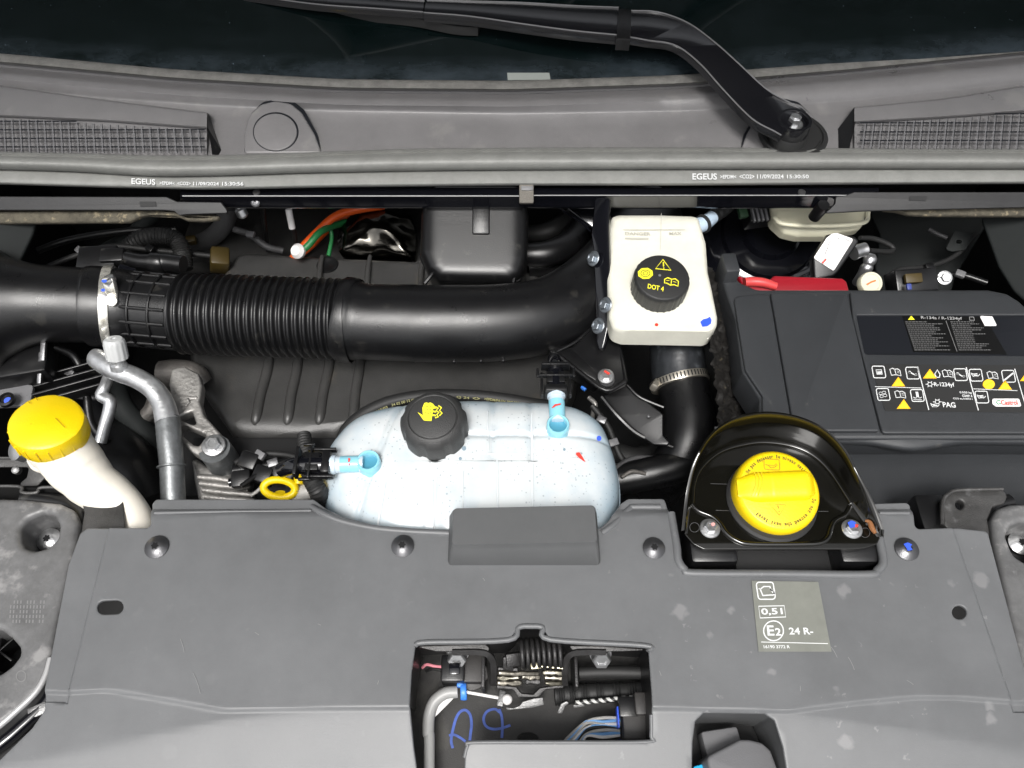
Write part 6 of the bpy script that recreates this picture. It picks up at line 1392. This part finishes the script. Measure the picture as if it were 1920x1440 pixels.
def lower_right():
    t = thing('horn_connector', 'grey angular connector with bright blue tag in the lower right recess', 'connector', at(1385, 1410, -.05))
    box('housing', 'greyp', t, at(1352, 1402, -.058), (.035, .03, .02), rot=(0, 0, 8), bevel=.003)
    plate('cover', 'greyp', t, PL(at(1395, 1420, -.03), (.15, .05, 1)), [(1326, 1418), (1388, 1386), (1406, 1386), (1430, 1392), (1446, 1406), (1470, 1470), (1480, 1540), (1350, 1540)], thick=.03, bevel=.003, r=.006)
    plate('blue_tag', 'skyb', t, PL(at(1310, 1440, -.04), (0, 0, 1)), [(1300, 1437), (1326, 1430), (1332, 1445), (1340, 1480), (1296, 1480)], thick=.01, bevel=.001)
    plate('base', 'dark', t, PL(at(1390, 1420, -.075), (0, 0, 1)), [(1280, 1320), (1500, 1320), (1520, 1560), (1280, 1560)], thick=.004, bevel=.0005)
lower_right()

# ================================================================== HEADLAMP HOUSINGS, FRONT SUPPORTS
def lamp(s):
    if s < 0:
        t = thing('headlamp_housing', 'worn grey headlamp housing with two holes at the left edge', 'headlamp housing', at(60, 1150, -.01), 'headlamp housings beside the front cover')
        o = [(-200, 930), (40, 934), (110, 942), (136, 954), (146, 980), (142, 1020), (112, 1150), (92, 1250), (74, 1290), (40, 1330), (-60, 1400), (-200, 1470)]; h1 = [(38, 1012), (36, 990), (52, 972), (78, 962), (100, 966), (110, 984), (106, 1010), (88, 1026), (62, 1032), (44, 1026)]
        h2 = [(-40, 1180), (0, 1180), (20, 1196), (34, 1212), (36, 1228), (20, 1248), (-2, 1264), (-40, 1266)]; scr = (92, 1012)
    else:
        t = thing('headlamp_housing', 'grey headlamp housing with one round hole at the right edge', 'headlamp housing', at(1900, 1100, -.01), 'headlamp housings beside the front cover')
        o = [(1862, 972), (1872, 952), (1896, 944), (2120, 940), (2120, 1450), (1990, 1400), (1932, 1330), (1912, 1240), (1880, 1080), (1864, 1010)]
        h1 = [(1888, 1004), (1896, 986), (1916, 978), (1944, 980), (1960, 1000), (1966, 1030), (1950, 1052), (1924, 1054), (1902, 1040)]; h2 = None; scr = (1912, 1019)
    pl = hz(-.012)
    plate('shell', 'housing', t, pl, o, thick=.07, bevel=.006, r=.012, res=4, holes=[h1]+([h2] if h2 else []), hr=.008, grid=.02)
    e_ = [q for q in o if 0 <= q[0] <= 1920 or s > 0][:13] if s < 0 else [(1896, 940), (1868, 948), (1858, 972), (1860, 1010), (1876, 1080), (1908, 1240), (1930, 1332), (1990, 1405)]
    tube('edge_roll', 'black', t, [(x+(5 if s < 0 else -3), y+2, -.030, .009) for x, y in e_], seg=16, n=4)
    cx = sum(p[0] for p in h1)/len(h1); cy = sum(p[1] for p in h1)/len(h1)
    box('well_floor', 'black', t, at(cx, cy+6, -.055), (.075, .06, .01), bevel=.002)
    torx(t, scr[0], scr[1], -.046, .012, m='zinc', name='adjuster_screw')
    if h2:
        box('well_floor', 'dark', t, at(0, 1230, -.07), (.09, .07, .01), bevel=.002)
        for k in range(3): box('well_web', 'black', t, at(8, 1225, -.05), (.002, .035, .02), rot=(0, 0, 50*k-40), bevel=.0006)
        lb = []
        for r_ in range(5):
            for c_ in range(11):
                if (r_*c_+r_+c_) % 4: x = 20+c_*6.2-r_*.6; y = 1126+r_*9; lb.append([(x, y), (x+2.4, y), (x+1.8, y+6), (x-.6, y+6)])
        decal('moulded_code', 'mould', t, pl, polys=lb, h=.0002)
        cu = circ(40, 1268, 9, 10, 24); decal('moulded_ring', 'mould', t, pl, lines=[(cu+[cu[0]], 1.6)], h=.0003)
lamp(-1); lamp(1)
def support_left():
    t = thing('radiator_support', 'dark bent metal support bracket behind the left headlamp housing', 'support bracket', at(150, 940, -.03))
    pl = hz(-.020)
    plate('plate', 'steel3', t, pl, [(140, 915), (212, 910), (226, 918), (231, 940), (234, 990), (236, 1060), (128, 1080), (140, 1030), (150, 1008), (158, 960), (152, 938), (136, 926)], thick=.004, bevel=.001, r=.008)
    tube('bent_edge', 'steel3', t, [(-60, 912, -.022, .0016), (34, 912, -.022, .0018), (40, 922, -.022, .0018), (52, 925, -.022, .0018), (70, 923, -.022, .0018), (80, 914, -.022, .0018), (150, 915, -.022, .0018)], seg=8, n=4)
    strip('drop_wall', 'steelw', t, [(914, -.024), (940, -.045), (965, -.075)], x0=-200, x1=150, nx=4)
    lathe('stud', 'zinc', t, at(142, 1046, -.018), [(0, 0), (.003, 0), (.003, .002), (0, .003)], seg=14)
    t2 = thing('neck_bracket', 'small grey clip bracket holding the washer filler neck', 'bracket', at(50, 880, -.04))
    plate('clip_plate', 'steel3', t2, PL(at(50, 880, -.045), (0, -.3, 1)), [(-60, 860), (58, 860), (78, 880), (84, 896), (70, 912), (30, 912), (50, 895), (54, 876), (-60, 876)], thick=.004, bevel=.001, r=.003)
    tube('clip_edge', 'steel3', t2, [(-20, 859, -.04, .0014), (55, 860, -.04, .0014), (78, 882, -.042, .0014)], seg=8, n=3)
    lathe('clip_screw', 'steelt', t2, at(33, 882, -.05), [(0, 0), (.005, 0), (.004, .006), (0, .008)], axis=(.2, -.4, 1), seg=18)
support_left()
def support_right():
    t = thing('support_bracket', 'black right support bracket with a round hole beside the headlamp housing', 'support bracket', at(1815, 950, -.02))
    plate('plate', 'steel3', t, hz(-.018), [(1766, 940), (1778, 924), (1800, 918), (1880, 916), (1890, 930), (1884, 944), (1862, 950), (1852, 974), (1858, 1010), (1790, 1004), (1770, 984)], thick=.01, bevel=.002, r=.006, holes=[circ(1800, 946, 8, 9, 16)])
    tube('edge_bead', 'steel3', t, [(1766, 984, -.016, .0016), (1768, 940, -.016, .002), (1780, 925, -.016, .002), (1800, 919, -.016, .002), (1880, 917, -.016, .002)], seg=8)
    box('lower_block', 'black', t, at(1745, 975, -.035), (.03, .05, .02), bevel=.003)
    o = strip('bonnet_pillar', 'black', None, [(1060, -.02), (1200, -.02), (1340, -.02)], x0=1870, x1=1925, nx=2) if 0 else None
    pl = hz(-.03)
    g = plate('gap_channel', 'rubber', None, pl, [(1846, 1000), (1868, 1000), (1940, 1320), (1960, 1400), (1920, 1400)], thick=.01, bevel=.002); tag(g, 'black channel between the front cover and right headlamp housing', 'channel')
support_right()
def fender():
    t = thing('wing_edge', 'thin pale painted edge curving below the left headlamp housing', 'wing edge', at(40, 1360, -.01))
    P_ = [(96, 1234), (88, 1262), (76, 1286), (60, 1306), (30, 1334), (0, 1360), (-60, 1404), (-140, 1450)]
    tube('edge', 'edgepale', t, [(x, y, -.012, .0030) for x, y in P_], seg=10, n=6)
    tube('inner_rim', 'gloss', t, [(x+14, y+26, -.025, .006) for x, y in P_], seg=12, n=6)
    plate('gutter', 'dark', t, hz(-.035), [(120, 1050), (130, 1200), (95, 1320), (60, 1380), (-10, 1440), (-200, 1560), (-200, 1400), (20, 1330), (80, 1250)], thick=.006, bevel=.001)
    box('small_lug', 'steelt', t, at(72, 1332, -.022), (.016, .010, .005), rot=(10, 0, 25), bevel=.001)
fender()

# ================================================================== WASHER FILLER, PIPES, ENGINE MOUNT ON THE LEFT
def washer():
    t = thing('washer_filler', 'cream washer fluid filler neck with a big yellow cap on the left', 'filler neck', at(140, 880, -.03))
    ax = V((-.44, .02, .90)).normalized()
    # neck sweeps down to the right and under the cover
    neck = tube('neck', 'cream', t, [(116, 838, .005, .0295), (130, 858, -.005, .0295), (146, 878, -.014, .0290), (160, 893, -.020, .0270), (176, 910, -.026, .0255), (205, 930, -.034, .0240), (236, 955, -.040, .0205), (254, 985, -.044, .0190), (258, 1030, -.05, .018)], seg=40, n=8)
    n = (at(72, 770, .060)-at(108, 832, .005)).normalized(); ax = n
    def rm(q, r_, z): return 1+.03*math.cos(2*q+1.0)+(.02 if math.cos(3*q) > .2 else 0)
    base = at(104, 822, .010)
    lathe('collar', 'cream', neck, base-ax*.016, [(.028, 0), (.0318, .002), (.0322, .012), (.031, .026), (0, .026)], axis=ax, seg=48)
    cap = lathe('cap', 'yellow', t, base+ax*.004, [(0, 0), (.0335, 0), (.0345, .002), (.0352, .012), (.0355, .020), (.0345, .0245), (.0315, .0268), (0, .0285)], axis=ax, seg=64, rm=rm)
    tube('collar_bump', 'cream', neck, [(60, 858, -.01, .006), (72, 870, -.014, .008), (86, 880, -.02, .006)], seg=14)
    lathe('wedge', 'zinc', t, at(44, 846, -.02), [(0, 0), (.012, 0), (.010, .01), (0, .012)], axis=(-.4, -.4, .8), seg=16)
    pc = PL(base+ax*.0330, ax)
    for k in range(10):
        q_ = R(200+k*18); u_ = PL(base, ax); P0 = u_.w(.0353*math.cos(q_), .0353*math.sin(q_), .010); P1 = u_.w(.0355*math.cos(q_), .0355*math.sin(q_), .024)
        tube3('grip_rib', 'yellow', cap, [V((*P0, .0011)), V((*P1, .0009))], seg=8, n=2)
    decal('tear_line', 'ydark2', cap, pc, lines=[([(52, 752), (57, 757)], 1.2), ([(66, 745), (71, 751)], 1.2), ([(104, 784), (122, 802)], 1.2)], h=.0004)
washer()
def acpipe():
    t = thing('refrigerant_pipe', 'bent silver aluminium refrigerant pipe with a grey service cap', 'refrigerant pipe', at(230, 700, -.03))
    tube('pipe', 'alu', t, [(171, 668, -.040, .005), (178, 670, -.040, .0110), (200, 684, -.038, .0125), (225, 697, -.038, .0122), (258, 710, -.040, .0118), (288, 730, -.044, .0120), (306, 758, -.050, .0126), (314, 790, -.055, .0135)], seg=32, n=8)
    tube('lower_pipe', 'alu2', t, [(314, 784, -.055, .0137), (318, 830, -.062, .0135), (322, 870, -.07, .0133), (324, 920, -.08, .0133), (326, 970, -.09, .0133)], seg=28, n=6)
    for py in (872,): lathe('pipe_ring', 'alu2', t, at(322, py, -.07), [(.014, 0), (.0158, .0006), (.0158, .002), (.014, .0026)], axis=(at(324, 920, -.08)-at(322, 870, -.07)).normalized(), seg=28)
    ax = (at(214, 640, -.005)-at(224, 686, -.032)).normalized()
    lathe('valve_stem', 'alu', t, at(224, 692, -.030), [(0, 0), (.0095, 0), (.0095, .006), (.0075, .008), (.0075, .02), (0, .02)], axis=ax, seg=28)
    cap = lathe('service_cap', 'capgrey', t, at(221, 674, -.020), [(0, 0), (.0095, 0), (.0118, .002), (.0118, .020), (.0112, .024), (.009, .0262), (.003, .0265), (.0025, .0250), (0, .0250)], axis=ax, seg=60, rm=lambda q, r_, z: 1+(.03*math.cos(12*q) if r_ > .0105 and z < .024 else 0))
    t2 = thing('thin_metal_rod', 'thin dull metal pipe kinked left of the refrigerant pipe', 'pipe', at(195, 760, -.08))
    tube('rod', 'alu', t2, [(204, 705, -.075, .0065), (196, 726, -.075, .0065), (190, 742, -.078, .007), (206, 752, -.08, .0075), (204, 772, -.085, .0072), (196, 800, -.092, .0070), (188, 830, -.10, .0070)], seg=20, n=6)
acpipe()
def mount():
    t = thing('engine_mount', 'cast aluminium engine mount arm with two bolts right of the pipe', 'engine mount', at(375, 800, -.08))
    pl = PL(at(380, 800, -.075), (.05, -.1, 1))
    o = [(322, 690), (345, 686), (372, 700), (378, 722), (374, 752), (382, 778), (402, 800), (422, 822), (428, 842), (420, 858), (400, 866), (384, 862), (360, 848), (338, 826), (330, 810), (328, 770), (316, 720)]
    h = [fpx([(338, 780), (360, 771), (368, 796), (352, 794), (334, 784)], 3), fpx([(334, 800), (345, 796), (384, 814), (386, 818), (372, 836), (362, 834), (336, 812)], 4)]
    plate('arm', 'cast', t, pl, o, thick=.018, bevel=.003, r=.006, res=3, holes=h, hr=.002)
    hexbolt(t, at(401, 836, -.074), (.05, -.12, 1), .0085, m='zinc'); hexbolt(t, at(349, 757, -.074), (.05, -.12, 1), .0060, m='cast', washer=True)
    plate('boss_step', 'cast', t, pl.up(.001), [(334, 742), (370, 742), (370, 748), (336, 748)], thick=.004, bevel=.001)
    tube('bush_sleeve', 'alu2', t, [(402, 842, -.078, .018), (414, 858, -.10, .0185), (420, 868, -.115, .019)], seg=32, n=4)
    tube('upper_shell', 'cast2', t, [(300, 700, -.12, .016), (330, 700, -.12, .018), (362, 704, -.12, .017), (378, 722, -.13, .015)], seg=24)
    plate('lower_leg', 'cast', t, PL(at(380, 880, -.11), (0, -.2, 1)), [(356, 852), (380, 870), (410, 886), (432, 886), (470, 915), (470, 940), (370, 940), (362, 900)], thick=.03, bevel=.006, r=.008)
    for k in range(4): tube('web', 'cast', t, [(372+k*4, 894+k*12, -.10, .0035), (410, 898+k*12, -.10, .004), (460+k*6, 906+k*11, -.10, .003)], seg=10)
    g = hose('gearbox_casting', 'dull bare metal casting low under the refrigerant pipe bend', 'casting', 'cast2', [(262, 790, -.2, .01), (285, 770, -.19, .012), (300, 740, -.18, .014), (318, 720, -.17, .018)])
mount()
def dipstick():
    t = thing('dipstick', 'yellow ring pull dipstick between engine cover and front cover', 'dipstick', at(525, 915, -.05))
    c = at(524, 916, -.052); P = []; Rr = []
    pl = PL(c, (.25, -.55, .8), (1, -.25, .1))
    for i in range(41):
        q = 2*math.pi*i/40; P.append(pl.w(.0165*math.cos(q), .0095*math.sin(q))); Rr.append(.0042)
    put('ring_pull', sweep_me(P, Rr, 14, cap=False, prof=None), 'yellow', t, ang=80)
    tube('shaft', 'yellow', t, [(524, 924, -.056, .006), (526, 940, -.065, .005), (528, 960, -.09, .004)], seg=14)
    t2 = tube('yellow_clip', 'yellow', None, [(567, 878, -.05, .0035), (561, 890, -.052, .0055), (560, 908, -.055, .005)], seg=14, n=5); tag(t2, 'small yellow peg left of the coolant tank spout', 'clip')
    hose('grey_conduit', 'pale grey conduit between the dipstick and the coolant tank', 'conduit', 'greyw', [(552, 932, -.07, .009), (575, 922, -.065, .0095), (600, 915, -.065, .0095), (640, 905, -.07, .009)])
dipstick()
def clutter():
    # dark engine parts in front of the engine cover, each its own piece
    t = thing('injector_rail', 'black fuel rail and plugs between engine cover and front cover', 'fuel rail', at(500, 870, -.10))
    tube('rail_tube', 'black', t, [(440, 885, -.10, .010), (520, 872, -.10, .010), (600, 866, -.10, .010)], seg=18)
    tube('rail_tube', 'gloss', t, [(430, 905, -.09, .005), (500, 895, -.09, .005), (590, 890, -.09, .005)], seg=14)
    for px, py in ((470, 866), (496, 892), (530, 880), (455, 900)): box('plug', 'black', t, at(px, py, -.085), (.022, .02, .02), rot=(10, 0, random.uniform(-20, 20)), bevel=.003)
    tube('ribbed_boot', 'rubber', t, [(570, 815, -.09, .008), (572, 835, -.088, .009), (576, 855, -.086, .009)], seg=16, rf=lambda s: 1+.06*math.sin(s*100), n=20)
    box('base', 'dark', t, at(520, 880, -.14), (.22, .08, .02), bevel=.004)
    t = thing('left_plug_stack', 'black connector stack with blue dot under the duct at the far left', 'connector', at(30, 720, -.08))
    box('upper_block', 'black', t, at(45, 678, -.08), (.07, .06, .03), rot=(0, 0, 12), bevel=.004)
    plate('grey_plate', 'greyp', t, PL(at(30, 740, -.09), (0, -.1, 1)), [(-60, 712), (20, 716), (62, 722), (56, 760), (-60, 764)], thick=.006, bevel=.001, r=.004)
    lathe('dot_rim', 'black', t, at(15, 752, -.082), [(0, 0), (.0095, 0), (.0095, .005), (.0065, .006), (.006, .004), (0, .004)], seg=28); lathe('dot', 'bfade2', t, at(15, 751, -.078), [(0, 0), (.0045, 0), (.004, .0015), (0, .002)], seg=18)
    box('bright_edge', 'steel', t, at(82, 655, -.06), (.006, .03, .006), rot=(20, 0, 4), bevel=.001); box('bright_edge', 'steel', t, at(76, 690, -.07), (.005, .04, .005), rot=(20, 0, 4), bevel=.001)
    for k in range(4): box('fin', 'black', t, at(120+k*4, 700+k*14, -.10), (.09, .003, .02), rot=(10, 0, 20), bevel=.0008)
    o = box('battery_clamp', 'black', None, at(1320, 740, -.22), (.10, .16, .03), bevel=.01); tag(o, 'dark plastic ledge beside the turbo hose elbow', 'ledge')
clutter()

def harness():
    random.seed(31)
    def bundle(nm, label, runs, clips):
        t = thing(nm, label, 'wiring harness', at(*runs[0][1][1][:3]))
        for m_, pts, r_ in runs: tube('taped_cable', m_, t, [(x, y, z, r_) for x, y, z in pts], seg=12, n=8, rf=lambda s: 1+.05*math.sin(s*90))
        for x, y, z, m_ in clips: box('harness_clip', m_, t, at(x, y, z), (.012, .009, .007), rot=(15, 0, random.uniform(-40, 40)), bevel=.001)
    bundle('wiring_harness', 'black taped wiring running below the scuttle plate in the rear left corner', [
        ('black', [(70, 470, -.10), (120, 452, -.10), (180, 440, -.11), (250, 432, -.12), (330, 430, -.13)], .005),
        ('rubber', [(90, 500, -.10), (140, 480, -.10), (210, 462, -.10), (300, 470, -.11), (400, 480, -.13)], .004),
        ('strut2', [(440, 430, -.13), (470, 440, -.13), (500, 462, -.14), (530, 470, -.15)], .005)], [(150, 470, -.09, 'greyp'), (282, 466, -.10, 'black'), (470, 440, -.12, 'greyp')])
    bundle('wiring_harness', 'thin wires and clips under the duct at the far left', [
        ('rubber', [(0, 660, -.09), (50, 668, -.10), (100, 700, -.12), (120, 760, -.14), (110, 830, -.15)], .004),
        ('black', [(100, 650, -.08), (140, 670, -.10), (160, 720, -.12), (170, 790, -.14), (200, 830, -.15)], .005),
        ('strut2', [(0, 700, -.11), (40, 712, -.12), (110, 740, -.14), (180, 746, -.15)], .003)], [(96, 690, -.10, 'greyp'), (132, 700, -.10, 'steel')])
    bundle('wiring_harness', 'black wires and plugs crossing in front of the engine cover', [
        ('rubber', [(440, 868, -.08), (480, 852, -.085), (530, 852, -.085), (575, 862, -.08)], .0035),
        ('black', [(452, 912, -.075), (500, 880, -.08), (545, 872, -.08), (580, 884, -.075)], .003),
        ('greyw', [(470, 930, -.08), (486, 918, -.08), (495, 905, -.082)], .002)], [(488, 853, -.078, 'greyp'), (540, 892, -.07, 'greyp'), (512, 868, -.075, 'steel')])
    bundle('wiring_harness', 'dark wiring tangled between turbo hose and coolant tank', [
        ('rubber', [(1110, 760, -.12), (1140, 800, -.13), (1160, 850, -.14), (1180, 880, -.15)], .004),
        ('strut2', [(1150, 880, -.12), (1190, 860, -.13), (1240, 858, -.14), (1300, 830, -.16)], .004),
        ('cast2', [(1165, 895, -.11), (1185, 884, -.11), (1210, 888, -.115)], .0025)], [(1128, 787, -.12, 'steel'), (1150, 830, -.125, 'greyp')])
    bundle('wiring_harness', 'dark wires on the strut tower behind the battery box', [
        ('rubber', [(1660, 520, -.08), (1690, 505, -.08), (1740, 500, -.09), (1790, 480, -.10), (1830, 440, -.10)], .0035),
        ('black', [(1720, 545, -.07), (1760, 520, -.08), (1800, 515, -.08), (1850, 530, -.08)], .004)], [(1742, 500, -.082, 'black'), (1800, 514, -.075, 'greyp')])
harness()
# ================================================================== OPEN BONNET (leans over the bay, seen in the windscreen as a reflection)
def bonnet():
    t = thing('open_bonnet', 'raised bonnet seen only as a dark reflection in the windscreen', 'bonnet', (0, 1.15, .33))
    a = R(45); L_ = 1.05
    def P(u, v, h=0): return V((u, 1.15-v*math.cos(a)-h*math.sin(a), .33+v*math.sin(a)-h*math.cos(a)))
    vs = []; fs = []; nx, ny = 24, 16
    for hh in (0, -.02):
        for j in range(ny+1):
            for i in range(nx+1):
                u = -1.15+2.3*i/nx; v = L_*j/ny; vs.append(P(u, v, hh-.04*(abs(u)/1.15)**2*-1))
    def q(k, i, j): return k*(nx+1)*(ny+1)+j*(nx+1)+i
    for k in (0, 1):
        for j in range(ny):
            for i in range(nx): f = (q(k, i, j), q(k, i+1, j), q(k, i+1, j+1), q(k, i, j+1)); fs.append(f if k else f[::-1])
    me = bpy.data.meshes.new('bn'); me.from_pydata(vs, [], fs); me.update(); put('inner_skin', me, 'bonnetm', t)
    for pts in ([(-.62, .08), (-.35, .5), (-.5, .95)], [(.62, .08), (.35, .5), (.5, .95)], [(-.35, .5), (0, .42), (.35, .5)], [(-.6, .06), (0, .03), (.6, .06)], [(-.3, .06), (-.05, .42)], [(.3, .06), (.05, .42)]):
        tube3('stiffener', 'bonnetm2', t, [V((*P(u, v, .012), .022)) for u, v in pts], seg=12, n=8)
bonnet()
